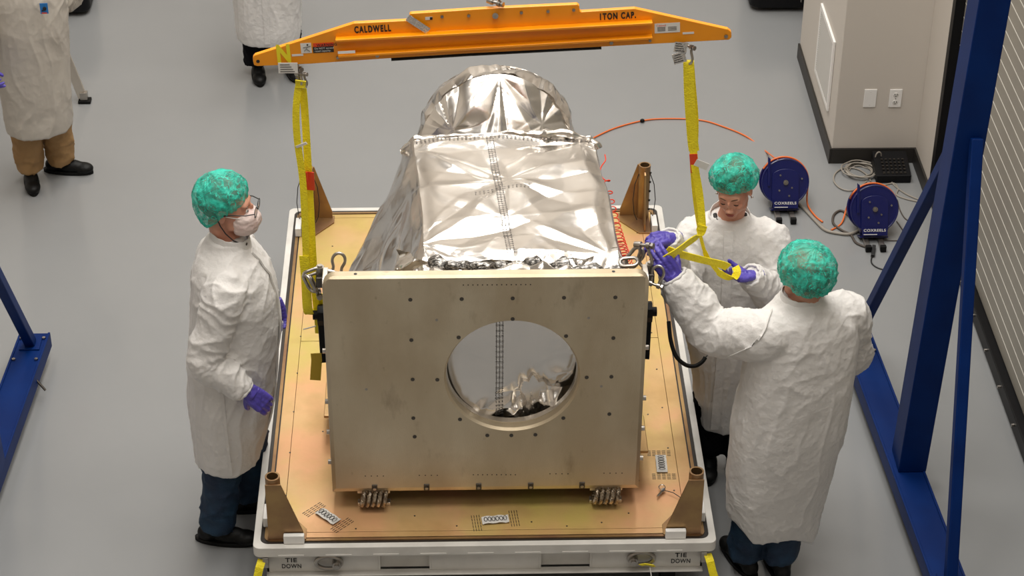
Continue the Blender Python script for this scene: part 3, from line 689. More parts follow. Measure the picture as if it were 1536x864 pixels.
# rear closing panel
MB().prism([(-.61, 1.555, .67), (.555, 1.555, .67), (.525, 1.555, 1.44), (-.285, 1.555, 1.44)], (0, .012, 0)).build('rear_panel', M['foil'], sat, smooth=0)
MB().box(-.56, .56, .52, 1.53, .56, .66).build('support_frame', M['alum'], sat, smooth=0, bevel=.004)
for x_ in (-.5, .5):
    for y_ in (.6, 1.2): MB().cyl((x_, y_, .501), (x_, y_, .56), .03, 12).build('standoff', M['steel'], sat)
MB().box(-.5, .5, .9, 1.5, .50, .56).build('support_foot', M['alum'], sat, smooth=0)
# rolled seam along the rear top edge and crinkled front roll
def seamroll(name, pts, r, amp, seed, mt='foil', n=26):
    mb = MB(); pts = [V(p) for p in pts]; q = []
    for i in range(len(pts)-1):
        for k in range(24): q.append(pts[i].lerp(pts[i+1], k/24))
    q.append(pts[-1]); mb.tube(q, r, n, up=(0, 0, 1)); me = mb.mesh('t'); P = get_co(me).copy(); n_ = get_no(me).copy()
    P += n_*(crumple(P, ((.12, 1.0, 3), (.05, .6, 2)), seed)*amp)[:, None]; bpy.data.meshes.remove(me)
    m2 = bpy.data.meshes.new(name); m2.from_pydata(P.tolist(), [], mb.f); m2.update(); return finish(m2, name, M[mt], sat, 28)
seamroll('rear_seam_roll', [(-.36, 1.555, 1.40), (-.29, 1.55, 1.462), (-.1, 1.55, 1.475), (.12, 1.56, 1.485), (.38, 1.555, 1.482), (.50, 1.545, 1.47), (.535, 1.53, 1.42)], [.017]*145, .45, 21)
# front blanket: bulges from the front top edge down to the hole
def frontfn(u, v):
    x = -.36+.92*u; t = v
    z = 1.50-.95*t
    y = .47-.135*sm(.0, .17, t)+.10*sm(.78, 1.0, t)
    y -= .0*np.sin(u*math.pi)
    y += .22*np.abs(u*2-1)**4*.5
    return np.stack([x, y, z], 1)
def hfront(P):
    h = crumple(P, ((.5, .22, 2), (.22, .22, 3)), 14)*.35
    low = sm(.0, 1, np.clip((1.0-P[:, 2]+.45*(P[:, 0]-HX))/.12, 0, 1)); h += low*crumple(P, ((.16, .9, 3), (.06, .55, 2)), 17)*.55
    top = np.clip((P[:, 2]-1.30)/.1, 0, 1); h += top*crumple(P, ((.09, .9, 3), (.04, .8, 3)), 19)*.6
    rt = sm(.10, .24, P[:, 0]-HX)*sm(.95, 1.05, P[:, 2]); h += rt*crumple(P, ((.14, .9, 3), (.05, .5, 2)), 23)*.5
    r = np.hypot(P[:, 0]-.2, P[:, 2]-.80); h += .045*np.exp(-((P[:, 0]-.20)/.055)**2-((P[:, 2]-.90)/.10)**2)*(1+.5*tri(P[:, 0]*22+P[:, 2]*4))
    return np.clip(h, -.05, .035)
P, F = grid(frontfn, np.linspace(0, 1, 260), np.linspace(0, 1, 230))
_, FP_, FF = foil('front_blanket', P, F, hfront, flip=False)
front_bvh = BVHTree.FromPolygons([tuple(p) for p in FP_], FF)
# gathered collar of foil between the front edge of the top and the plate
for (x0, x1, y_, z_, r_, sd) in ((-.20, .36, .435, 1.502, .020, 31), (-.26, .50, .395, 1.49, .024, 33), (.05, .56, .44, 1.475, .022, 35)):
    seamroll('gathered_fold', [(x0, y_+.03, z_-.03), (x0+.06, y_, z_), ((x0+x1)/2, y_-.008, z_+.004), (x1-.06, y_, z_), (x1, y_+.03, z_-.03)], [r_]*97, .8, sd, mt='netted' if sd != 33 else 'foil')
# dome at the rear
DX, DY, DZ, DR = .088, 1.90, 1.235, .355
def domefn(u, v):
    # u angle from left to right over the top, v 0 = centre, 1 = rim
    a = math.pi*(1.06-1.12*u); r = DR*v; x = DX+r*np.cos(a)*(1+.0*u); zz = r*np.sin(a)
    z = DZ+.02+zz*.98; y = DY-.24*(1-v**1.6)-.10*np.clip(1-zz/DR, 0, 1)
    return np.stack([x, y, z], 1)
def hdome(P):
    h = crumple(P, ((.50, .24, 2), (.26, .17, 3)), 41)*.5
    h += radial(P, [((.10, 1.86, 1.60), TX, TZ, .3, .07, 9, .3), ((.30, 1.75, 1.42), TX, TZ, .2, .08, 7, .7), ((-.12, 1.7, 1.40), TX, TZ, .22, .07, 7, .1)])
    return h
P, F = grid(domefn, np.linspace(0, 1, 240), np.linspace(.02, 1, 120)); foil('dome_blanket', P, F, hdome, flip=True)
def rimfn(u, v):
    a = math.pi*(1.06-1.12*u); b = 1+.035*np.sin(v*math.pi); zz = DR*np.sin(a)
    return np.stack([DX+DR*b*np.cos(a), DY-.10*np.clip(1-zz/DR, 0, 1)*(1-v)+.13*v, DZ+.02+zz*.98*b*(1-.05*v)], 1)
P, F = grid(rimfn, np.linspace(0, 1, 260), np.linspace(0, 1, 40)); foil('dome_rim', P, F, lambda P: crumple(P, ((.14, .7, 3), (.05, .4, 2)), 51)*.6, flip=True)
P, F = grid(lambda u, v: np.stack([DX+DR*v*np.cos(math.pi*(1.06-1.12*u)), DY+.13+0*u, DZ+.02+DR*v*.93*np.sin(math.pi*(1.06-1.12*u))], 1), np.linspace(0, 1, 60), np.linspace(.02, 1, 12)); foil('dome_back', P, F, lambda P: 0*P[:, 0])
MB().box(DX-.40, DX+.40, 1.58, 2.02, .70, 1.06).box(DX-.30, DX+.30, 1.6, 2.0, .502, .70).build('dome_pedestal', M['alum'], sat, smooth=0, bevel=.01)
MB().box(-.35, .45, 1.1, 2.02, .482, .502).build('rear_support_beam', M['alum'], sat, smooth=0)
# stitched seam tapes laid on the foil
def drape(bvh, p, d, lift=.002):
    h = bvh.ray_cast(V(p), V(d)); 
    return (h[0]-V(d).normalized()*lift, h[1]) if h[0] is not None else (None, None)
def stitch_band(bvh, a, b, n, d, wid, name='seam_stitching', strips=3):
    a = V(a); b = V(b); s = MB(); t = MB(); ctr = []; side = (b-a).cross(V(d)).normalized(); tr = random.Random(n)
    for k in range(n+1):
        q, _ = drape(bvh, a.lerp(b, k/n), d)
        if q is None: continue
        ctr.append(q)
    if len(ctr) > 2: t.ribbon(ctr, wid*1.35, side, .0012)
    for k in range(n):
        for j in range(strips):
            off = side*wid*((j+.5)/strips-.5)
            p0, _ = drape(bvh, a.lerp(b, (k+.12)/n)+off, d, .0045); p1, _ = drape(bvh, a.lerp(b, (k+.62)/n)+off, d, .0045)
            if p0 is not None and p1 is not None and (p1-p0).length < .1: s.bar(p0, p1, .0030, .0012)
        if k % 2 == 0:
            p0, _ = drape(bvh, a.lerp(b, (k+.3)/n)+side*wid*.42, d, .0045); p1, _ = drape(bvh, a.lerp(b, (k+.3)/n)-side*wid*.42, d, .0045)
            if p0 is not None and p1 is not None: s.bar(p0, p1, .0022, .0012)
    tag(s.build(name, M['foildk'], sat, smooth=0), kind='stuff')
D = (0, 0, -1)
stitch_band(wrap_bvh, (.045, 1.53, 2), (.075, 1.10, 2), 26, D, .042)
stitch_band(wrap_bvh, (.075, 1.10, 2), (.115, .52, 2), 34, D, .042)
stitch_band(wrap_bvh, (-.03, 1.02, 2), (.22, 1.06, 2), 14, D, .016, strips=1)
stitch_band(wrap_bvh, (-.29, 1.515, 2), (.53, 1.525, 2), 44, D, .02, strips=2)
stitch_band(front_bvh, (.065, -1, 1.335), (.065, -1, .80), 40, (0, 1, 0), .040)
# red coiled tether down the right side
t = root('coiled_tether', (.59, 1.0, 1.2), 'red coiled cord hanging along the right side of the foil', 'cord')
A0, A1 = at(902, 232, Y=1.45), at(938, 394, Y=.58); pts = []
for k in range(0, 24*24+1):
    s_ = k/(24*24); e = s_**1.0; dens = 18*(s_**1.8); a = 2*math.pi*dens; rr_ = .013+.012*s_
    c_ = A0.lerp(A1, s_)+V((.0, 0, -.05*math.sin(s_*math.pi))); pts.append(c_+V((math.cos(a)*rr_*1.25, math.sin(a)*rr_, math.sin(a)*rr_*.5)))
MB().tube(pts, .0028, 6).build('coil', M['redcord'], t)
MB().cyl(A1+V((0, 0, -.03)), A1, .012, 12).build('end_fitting', M['dsteel'], t)
# black hose loop at the right of the plate
t = root('black_cable_loop', at(1020, 545, Y=.62), 'short black hose looping beside the right edge of the pallet', 'hose')
pp = [(1003, 482, .60), (1006, 510, .60), (1014, 534, .6), (1028, 547, .6), (1042, 549, .6), (1053, 543, .62), (1058, 536, .64)]
def smooth_path(P, n=8):
    P = [V(p) for p in P]; out = []
    for i in range(len(P)-1):
        p0 = P[max(i-1, 0)]; p1 = P[i]; p2 = P[i+1]; p3 = P[min(i+2, len(P)-1)]
        for k in range(n):
            t_ = k/n; out.append(.5*((2*p1)+(p2-p0)*t_+(2*p0-5*p1+4*p2-p3)*t_*t_+(3*p1-p0-3*p2+p3)*t_**3))
    out.append(P[-1]); return out
MB().tube(smooth_path([at(x, y, Y=.62-(y-480)*.002) for x, y, _ in pp]), .009, 10).build('hose', M['black'], t)
MB().tube([at(1058, 536, Y=.508), at(1072, 523, Y=.54)], .003, 6).build('cord_tail', M['ink'], t)

# ------------------------------------------------------------------ spreader beam
BY = .50
bm = root('spreader_beam', (0, BY, 2.5), 'long orange lifting beam with black lettering hanging over the load', 'lifting beam')
A = lambda x, y, Y=BY-.01: at(x, y, Y=Y)
outl = [(379.5, 92), (379, 86.5), (382, 83), (531, 35), (612, 31), (614, 29.5), (614, 22), (616, 20.5), (730, 13), (866, 6.7), (869, 9), (869.5, 16.5), (872, 18), (952, 13), (1092, 44), (1097, 48), (1097.5, 56), (1094, 60), (900, 70.5), (700, 80.5), (587, 87.5), (465, 96), (386, 99.5), (381, 98)]
MB().prism([A(*p) for p in outl], (0, .022, 0)).build('web_plate', M['orange'], bm, smooth=0, bevel=.003)
# channel: two outward flanges, on both faces of the web
for f_, y_ in ((-1, BY-.0105), (1, BY+.0125)):
    for a, b in (((503, 60.5), (979, 34.5)), ((507, 84), (979, 56))):
        p0 = A(*a, Y=BY-.042); p1 = A(*b, Y=BY-.042); p0.y = p1.y = y_
        MB().prism([p0, p1, p1+V((0, 0, -.009)), p0+V((0, 0, -.009))], (0, f_*.031, 0)).build('channel_flange', M['orange'], bm, smooth=0, bevel=.0015)
MB().tube([A(587, 88.5, BY), A(700, 81.5, BY), A(902, 71, BY)], .008, 10).build('edge_hose', M['black'], bm)
fy = BY-.0105
bolt_pts = [(506.5, 86, .0045), (566, 83, .006), (917, 64, .006), (975, 60.5, .0045), (663, 24.5, .005), (703, 23, .005), (782, 18.5, .005), (822, 16.5, .005), (860.5, 14.5, .005), (1089, 54, .006)]
for x, y, r_ in bolt_pts:
    c = at(x, y, Y=fy); MB().cyl(c, c+V((0, -.006, 0)), r_*1.2, 12).build('bolt', M['steel'], bm)
c = at(387, 92, Y=fy); MB().cyl(c, c+V((0, -.001, 0)), .007, 12).build('end_hole', M['ink'], bm)
ax = (at(952, 40, Y=fy)-at(452, 67, Y=fy)).normalized(); az = V((0, -1, 0)).cross(ax)*-1
if az.z < 0: az = -az
def btext(s, px, py, px1, h, mt='ink', name='lettering', bold=.02, y=fy-.0006):
    o = at(px, py, Y=y); w_ = (at(px1, py, Y=y)-o).length; text(s, name, M[mt], bm, o, ax, az, h, w_, bold=bold)
btext('CALDWELL', 532, 49.3, 587, .027, bold=.045)
btext('1TON CAP.', 900, 29.5, 954, .026, bold=.045)
btext('N', 416.5, 93, 437, .072, 'yink', bold=.05)
def decal(x0, y0, x1, y1, mt, y=fy-.0004, name='decal'):
    p = [at(x0, y1, Y=y), at(x1, y1-(x1-x0)*.054, Y=y)]; h = (at(x0, y0, Y=y)-p[0]).length
    return MB().prism([p[0], p[1], p[1]+az*h, p[0]+az*h], (0, -.0006, 0)).build(name, mt if not isinstance(mt, str) else M[mt], bm, smooth=0)
decal(452, 65, 468, 80, 'paper'); decal(470, 65, 501, 70.5, 'redl'); decal(470, 70.5, 501, 79.5, 'ink')
text('WARNING', 'lettering', M['ink'], bm, at(475, 69.8, Y=fy-.0013), ax, az, .011, .078, bold=.02)
text('Do NOT exceed\nrated capacity.', 'lettering', M['paper'], bm, at(472, 74.2, Y=fy-.0013), ax, az, .021, .074)
q = at(460, 72, Y=fy-.0015)
MB().bar(q+ax*.003+az*.006, q-ax*.003-az*.006, .004, .0008).bar(q+ax*.003+az*.004, q+ax*.016+az*.008, .0025, .0008).bar(q+az*.004, q-ax*.014+az*.002, .0025, .0008).bar(q-az*.006-ax*.003, q-ax*.011-az*.013, .003, .0008).bar(q-az*.006, q+ax*.012-az*.015, .003, .0008).cyl(q+az*.013+ax*.004, q+az*.013+ax*.004+V((0, -.0008, 0)), .0035, 10).build('falling_figure', M['ink'], bm, smooth=0)
decal(438, 81.5, 455, 84.5, 'paper'); decal(507, 77, 533, 81, 'foam', y=BY-.0425, name='tape')
decal(982, 35.5, 1020, 50, 'paper'); text('Caldwell', 'lettering', M['redl'], bm, at(985, 40, Y=fy-.0013), ax, az, .008, .035)
for k in range(3): decal(986, 41.5+k*2.2, 998, 42.3+k*2.2, 'dsteel', y=fy-.0012, name='print_line'); decal(1002, 40.5+k*2.2, 1015, 41.2+k*2.2, 'dsteel', y=fy-.0012, name='print_line')
decal(1024, 48.5, 1041, 51.5, 'paper'); decal(638, 25.5, 649, 30, 'paper'); decal(645, 25.8, 649, 29.6, 'ink', y=fy-.001)
for x0, x1, yy in ((655, 695, 48), (803, 843, 40.5), (948, 977, 33)): decal(x0, yy-1.5, x1, yy+1.2, mat('worn_primer', (.85, .55, .20), .6), y=fy-.0005, name='worn_tape')
# taped plastic tag at the step of the beam
c = at(627, 36, Y=BY-.02); MB().bar(c+ax*.038-az*.030+V((0, -.006, 0)), c-ax*.038+az*.030, .028, .002, up=(0, 1, 0)).build('tape_tag', M['foiltape'], bm, smooth=0)

def shackle(name, label, c, down, side, s, pin=True, group='steel lifting shackles'):
    """c = pin centre, down = direction towards the bow, side = pin direction"""
    c = V(c); d = V(down).normalized(); a = V(side); a = (a-d*a.dot(d)).normalized()
    t = root(name, c, label, 'shackle', group); r = .11*s; ww = .24*s
    pts = [c+a*ww, c+a*ww+d*.35*s]+arc(c+d*.75*s, a, d, .36*s, .42*s, -.35, math.pi+.35, 18)+[c-a*ww+d*.35*s, c-a*ww]
    MB().tube(pts, r*.8, 10, up=tuple(a.cross(d))).build('bow', M['steel'], t)
    MB().cyl(c-a*.45*s, c+a*.45*s, r*.8, 12).cyl(c+a*.40*s, c+a*.52*s, r*1.5, 6).cyl(c-a*.50*s, c-a*.34*s, r*1.4, 16).build('pin', M['steel'], t)
    for q in (-1, 1): MB().cyl(c+a*q*(ww-.09*s), c+a*q*(ww+.09*s), r*1.55, 16).build('eye', M['steel'], t)
    return t
cl = at(447, 97, Y=BY+.002); cr = at(1033, 66, Y=BY+.002)
shackle('shackle', 'steel shackle under the left end of the orange beam', cl+V((0, 0, -.012)), (0.05, -.1, -1), (.55, -1, 0), .062)
shackle('shackle', 'steel shackle under the right end of the orange beam', cr+V((0, 0, -.01)), (0.0, -.1, -1), (.75, -.8, 0), .062)
shackle('shackle', 'second steel shackle linked below the left beam shackle', cl+V((.012, -.02, -.03)), (.1, 0, -1), (1, -.4, 0), .052)
for px, py, lab in ((743, 6, 'steel hoist shackle at the top centre of the orange beam'),):
    shackle('shackle', lab, at(px, py, Y=BY-.002)+V((0, -.0, .006)), (0, 0, 1), (.9, -.6, 0), .07)
    MB().cyl(at(743, 24, Y=fy), at(743, 24, Y=fy-.012), .012, 8).build('hoist_nut', M['steel'], bm)
for s_, lab, px, py, ang in ((0, 'clear plastic tag with print hanging at the left beam shackle', 432, 102, .0), (1, 'crumpled plastic tag beside the right beam shackle', 1021, 71, -.1), (2, 'folded clear tag hanging below the right beam shackle', 1019, 87, .3)):
    c = at(px, py, Y=BY-.03); t = root('hang_tag', c, lab, 'tag'); d = V((math.cos(ang), 0, math.sin(ang)))
    w_ = .075 if s_ == 0 else .05
    MB().bar(c-d*w_/2, c+d*w_/2, .002, .045, up=(0, 0, 1)).build('sleeve', M['foiltape'] if s_ else M['paper'], t, smooth=0)
    s = MB()
    for k in range(4): s.bar(c-d*w_*.4+V((0, -.0018, .015-.010*k)), c+d*w_*(.1+.08*k)+V((0, -.0018, .015-.010*k)), .0012, .002)
    s.build('print', M['ink'], t, smooth=0)

# ------------------------------------------------------------------ slings and chain hardware
FC = (_R).copy()
def sling_part(t, pts, wid, mt='yweb', name='strand', side=None, th=.004):
    P3 = smooth_path([at(x, y, Y=Y) for x, y, Y in pts], 6)
    return MB().ribbon(P3, wid, side if side is not None else (1, -.15, 0), th).build(name, M[mt] if isinstance(mt, str) else mt, t, smooth=60)
sl = root('lifting_sling', at(460, 300, Y=BY), 'yellow webbing sling hanging straight from the left end of the beam', 'sling', None)
sling_part(sl, [(451, 122, .50), (447, 135, .485), (444, 170, .48), (446, 210, .48), (453, 260, .48), (456, 300, .475), (459, 380, .47), (461, 430, .46), (462, 462, .45)], .028)
sling_part(sl, [(452, 122, .50), (455, 140, .50), (458, 180, .51), (461, 230, .51), (465, 300, .51), (469, 380, .50), (473, 440, .49), (477, 478, .47), (478, 500, .47)], .030)
sling_part(sl, [(456, 384, .466), (459, 420, .455), (462, 466, .44), (470, 470, .46), (478, 462, .48), (482, 440, .49)], .040, name='lower_loop')
sling_part(sl, [(451, 121, .47), (451, 125, .48), (451, 132, .478)], .042, name='eye_fold')
sling_part(sl, [(456, 258, .485), (457, 275, .483)], .030, 'redl', 'red_marker'); sling_part(sl, [(465, 258, .50), (466.5, 285, .50)], .032, 'redl', 'red_marker')
sling_part(sl, [(451, 216, .475), (453, 219, .475)], .05, 'paper', 'stitch_tie')
sr = root('lifting_sling', at(1040, 220, Y=BY), 'yellow webbing sling with a red marker, its slack held by the gloved workers', 'sling', None)
sling_part(sr, [(1033, 90, .50), (1033, 100, .485), (1034, 140, .485), (1037, 185, .485), (1039, 210, .485), (1041, 226, .485)], .042)
sling_part(sr, [(1034, 92, .51), (1037, 130, .51), (1041, 180, .51), (1040, 226, .505)], .036)
sling_part(sr, [(1040, 224, .485), (1043, 255, .48), (1049, 290, .47), (1053, 330, .45), (1053, 345, .44)], .030)
sling_part(sr, [(1054, 338, .442), (1048, 352, .44), (1030, 366, .43), (1010, 381, .42), (993, 393, .42)], .040, name='working_strand', side=(1, -.1, 1.6))
sling_part(sr, [(1037, 224, .50), (1038, 255, .51), (1042, 300, .52), (1049, 345, .53), (1058, 380, .54), (1069, 397, .55), (1079, 409, .55), (1091, 416, .55), (1100, 417, .56), (1106, 408, .57), (1103, 400, .59)], [.014]*24+[.020]*12+[.03]*12+[.032]*13, name='slack_strand', side=(1, -.1, .5))
sling_part(sr, [(1000, 374, .46), (1020, 381, .47), (1050, 389, .50), (1080, 396, .53), (1092, 401, .56)], .036, name='return_strand', side=(.25, -.2, 1))
sling_part(sr, [(1040, 231, .482), (1041, 245, .482), (1042, 259, .481)], .032, 'redl', 'red_marker')
c = at(1051, 247, Y=.46); MB().bar(c+V((-.022, 0, .012)), c+V((.03, -.0, -.012)), .002, .030, up=(0, 0, 1)).build('paper_tag', M['paper'], sr, smooth=0)
def link_(name, label, c, a, b, L, W, r, cat='chain link'):
    """oval chain link, long axis a, other axis b"""
    t = root(name, c, label, cat, 'steel lifting links'); a = V(a).normalized(); b = V(b); b = (b-a*b.dot(a)).normalized()
    pts = arc(V(c)+a*(L/2-W/2), b, a, W/2, W/2, 0, math.pi, 10)+arc(V(c)-a*(L/2-W/2), b, a, -W/2, -W/2, 0, math.pi, 10)
    MB().tube(pts, r, 10, closed=True, up=tuple(a.cross(b))).build('ring', M['steel'], t); return t
# left side
shackle('shackle', 'steel shackle behind the top left corner of the plate, joined to the left sling', at(478, 440, Y=.42), (-.35, 0, .9), (.2, -1, 0), .075)
link_('chain_link', 'oval steel link hooked on the left sling beside the plate', at(464, 425, Y=.40), (.3, 0, -.8), (.6, -.6, 0), .085, .045, .0075)
link_('chain_link', 'small steel link between sling and shackle at the plate left', at(468, 408, Y=.42), (1, .2, .3), (0, -.5, .9), .07, .04, .007)
shackle('shackle', 'steel hoist ring lying behind the top left of the plate', at(505, 409, Y=.36), (.15, .2, .8), (1, 0, .0), .072)
MB().tube([at(474, 489, Y=.36), at(455, 494, Y=.36)], .003, 6).build('tie_tail', M['steel'], fix)
# right side
shackle('shackle', 'steel shackle gripped by the purple gloves at the right sling', at(966, 368, Y=.44), (.1, -.2, -.9), (.75, -.4, .4), .085)
link_('chain_link', 'oval steel link leaning from the plate corner to the held shackle', at(952, 386, Y=.46), (.55, 0, .8), (.6, -.6, -.4), .095, .05, .008)
link_('chain_link', 'steel link lying flat over the top right of the plate', at(943, 393, Y=.43), (1, -.1, .15), (.1, .9, .3), .075, .042, .0075)
shackle('shackle', 'steel shackle below the gloves at the plate top right corner', at(982, 427, Y=.37), (.2, .2, .8), (.9, -.4, 0), .07)
# black and yellow wheel pads hidden details: none

# ------------------------------------------------------------------ people
def frame(fwd, up=(0, 0, 1)):
    y = V(fwd).normalized(); x = y.cross(V(up)).normalized(); z = x.cross(y); return Matrix((x, y, z)).transposed()   # x right, y forward, z up
def head_mb(s, c, R, k=1.0):
    c = V(c)
    def E(p, r, tilt=None):
        s.ell(c+R @ (V(p)*k), [q*k for q in r], R if tilt is None else R @ tilt, 20, 14)
    E((0, -.022, .028), (.074, .094, .094)); E((0, .022, -.02), (.066, .068, .088)); E((0, .035, -.070), (.050, .052, .045))
    E((0, .068, -.102), (.024, .020, .019)); E((0, .070, .018), (.052, .024, .022))
    for q in (-1, 1):
        E((q*.028, .080, .016), (.023, .012, .008)); E((q*.036, .066, -.038), (.022, .020, .022)); E((q*.030, .0745, -.008), (.015, .012, .011))
        E((q*.077, -.012, -.018), (.008, .020, .032)); E((q*.012, .1, -.050), (.009, .010, .008)); E((q*.046, .022, -.075), (.020, .03, .025))
    E((0, .092, -.014), (.009, .014, .028), Matrix.Rotation(-.35, 3, 'X')); E((0, .105, -.044), (.011, .012, .010)); E((0, .080, -.072), (.028, .018, .022))
    E((0, .0945, -.070), (.020, .007, .0045)); E((0, .0935, -.080), (.016, .007, .005))
def head_parts(t, c, R, sex, closed=True, k=1.0):
    c = V(c); W = lambda p: c+R @ (V(p)*k)
    MB().ell(W((0, .0985, -.0705)), [.0205*k, .0055*k, .0038*k], R).ell(W((0, .0975, -.079)), [.016*k, .0055*k, .0045*k], R).build('lips', M['lip'], t)
    for q in (-1, 1):
        br = [W((q*(.012+.034*j/6), .0925-.012*(j/6)**2, .0165+.006*math.sin(j/6*2.6))) for j in range(7)]
        MB().tube(br, [.0018, .0026, .003, .003, .0026, .002, .001], 6).build('eyebrow', M['brow'], t)
        ey = [W((q*(.017+.026*j/6), .0875-.005*abs(j/6-.45), -.0135-.004*math.sin(j/6*3.14))) for j in range(7)]
        MB().tube(ey, [.0008, .0016, .002, .002, .002, .0016, .0008], 6).build('eyelashes', M['lash'], t)
def cap(t, c, R, r, seed, off=(0, -.025, .05), amp=.007, cut=None, tilt=.35):
    s = MB(); s.ell((0, 0, 0), (1, 1, 1), None, 160, 110); P = np.array(s.v); rr_ = np.array(r)
    L = P*rr_; n = P/np.linalg.norm(P, axis=1)[:, None]
    el = np.arccos(np.clip(P[:, 2], -1, 1)); az_ = np.arctan2(P[:, 1], P[:, 0])
    pl = ridge(np.stack([np.cos(az_)*5+seed, np.sin(az_)*5, el*1.2], 1)); cr = ridge(L*28+seed)
    low = sm(1.0, 1.7, el)
    L = L+n*(amp*(.30+low)*pl+amp*.35*cr+.007*perlin(L*9+seed)+.0025*np.exp(-np.abs(perlin(L*20+seed))/.08))[:, None]
    L[:, 2] = np.where(L[:, 2] < -.55*r[2], -.55*r[2]+(L[:, 2]+.55*r[2])*.35, L[:, 2])
    if cut: L = cut(L)
    L = np.stack([L[:, 0], L[:, 1]*math.cos(tilt)-L[:, 2]*math.sin(tilt), L[:, 1]*math.sin(tilt)+L[:, 2]*math.cos(tilt)], 1)
    Rn = np.array([list(q) for q in R]); Wd = (L+np.array(off))@Rn.T+np.array(c)
    me = bpy.data.meshes.new('bouffant_cap'); me.from_pydata(Wd.tolist(), [], s.f); me.update(); return finish(me, 'bouffant_cap', M['cap'], t, 180)
def hair(t, c, R, mt, r=(.079, .099, .098), off=(0, -.026, .030)):
    s = MB(); s.ell((0, 0, 0), (1, 1, 1), None, 60, 40); P = np.array(s.v); L = P*np.array(r); keep = L[:, 1]*.75+.0 < L[:, 2]+.045
    L = L+P*(.003*ridge(L*40))[:, None]; L[:, 1] = np.where(keep, L[:, 1], L[:, 1]*.55); L[:, 1] = np.where((L[:, 1] > .055) & (L[:, 2] < .03), .05, L[:, 1])
    Rn = np.array([list(q) for q in R]); Wd = (L+np.array(off))@Rn.T+np.array(c)
    me = bpy.data.meshes.new('hair'); me.from_pydata(Wd.tolist(), [], s.f); me.update(); return finish(me, 'hair', M[mt], t, 180)
def hand(t, wrist, d, dorsal, s=1, curl=(.5, .6, .7, .8), thumb=.3, spread=.06, size=1.0, mt='glove', name='glove', thumb_in=0):
    """d = fingers' direction, dorsal = out of the back of the hand, s = side of the thumb (+1 local x)"""
    d = V(d).normalized(); n = V(dorsal); n = (n-d*n.dot(d)).normalized(); x = d.cross(n)*s
    W = lambda p: V(wrist)+(x*p[0]+d*p[1]+n*p[2])*size
    Rm = Matrix((x, d, n)).transposed(); mb = MB()
    for q in (-1.5, -.5, .5, 1.5):
        mb.tube([W((q*.012, -.005, 0)), W((q*.019, .045, .003)), W((q*.0205, .088, .0))], [.017*size, .0155*size, .0125*size], 10)
    mb.ell(W((.026, .035, -.008)), (.018*size, .034*size, .016*size), Rm, 14, 10)
    mb.tube([W((0, -.06, 0)), W((0, -.02, 0)), W((0, .02, 0))], [.033*size, .029*size, .030*size], 14, flat=.8)
    for i, (L, cu) in enumerate(zip((.072, .080, .075, .060), curl)):
        bx = .0305-i*.0205; by = .088-(.004 if i in (0, 2) else .012 if i == 3 else 0); r = (.0092, .0096, .009, .0080)[i]*size
        ang = 0; p = V((bx, by, 0)); pts = [W((bx, by-.02, .001)), W(p)]; a = spread*(1.2-i)
        for seg, fr in ((.45, .75), (.31, 1.0), (.24, .7)):
            ang += cu*fr; p = p+V((math.sin(a)*math.cos(ang), math.cos(a)*math.cos(ang), -math.sin(ang)))*L*seg; pts.append(W(p))
        mb.tube(pts, [r*1.12, r*1.1, r, r*.95, r*.75], 10); mb.ell(pts[-1], [r*.8]*3, None, 8, 6)
    p = V((.024, .012, -.004)); pts = [W(p)]; a = .75-thumb_in; dn = .25+thumb
    for L, r_ in ((.042, 0), (.032, 0), (.026, 0)):
        p = p+V((math.sin(a)*math.cos(dn), math.cos(a)*math.cos(dn), -math.sin(dn)))*L; pts.append(W(p)); a -= .25; dn += thumb*.4
    mb.tube(pts, [.0145*size, .0125*size, .0108*size, .0085*size], 10); mb.ell(pts[-1], [.0085*size]*3, None, 8, 6)
    me = evaluated(mb, .0032, 3, .5); P = get_co(me).copy(); nn = get_no(me)
    P += nn*(.0012*ridge(P*70))[:, None]; set_co(me, P); return finish(me, name, M[mt], t, 180)
def shoe(t, ankle, d, mt='shoe', L=.29, cover=False):
    a = V(ankle); d = V((d[0], d[1], 0)).normalized(); x = V((d.y, -d.x, 0)); Rm = Matrix((x, d, V((0, 0, 1)))).transposed(); z0 = 0
    W = lambda p: V((a.x, a.y, z0))+x*p[0]+d*p[1]+V((0, 0, p[2]))
    mb = MB(); mb.ell(W((0, -.045, .045)), (.037, .05, .045), Rm).ell(W((0, .05, .042)), (.042, .09, .040), Rm).ell(W((0, .125, .034)), (.044, .062, .032), Rm)
    mb.tube([W((0, -.03, .05)), W((0, -.03, .14))], [.043, .046], 14)
    me = evaluated(mb, .006, 4); P = get_co(me).copy(); P[:, 2] = np.maximum(P[:, 2], .012); set_co(me, P); o = finish(me, 'shoe', M[mt], t, 180)
    q = []
    for k in range(28):
        th = 2*math.pi*k/28; w_ = .044-.006*math.cos(th) if math.sin(th) > -.2 else .038; q.append(W((math.cos(th)*.043, .038+math.sin(th)*.146, .001)))
    so = MB().prism(q, (0, 0, .020)).build('sole', M['black'], o, smooth=40, bevel=.002)
    la = MB()
    for k in range(4): la.tube([W((-.022, .045+k*.018, .082-k*.006)), W((0, .047+k*.018, .090-k*.007)), W((.022, .045+k*.018, .082-k*.006))], .0028, 6)
    la.build('laces', M['blackm'], o); return o
def seg_dist(P, a, b):
    a = np.array(a); b = np.array(b); ab = b-a; tt = np.clip(((P-a)@ab)/(ab@ab), 0, 1); c = a+tt[:, None]*ab; return np.linalg.norm(P-c, axis=1), tt
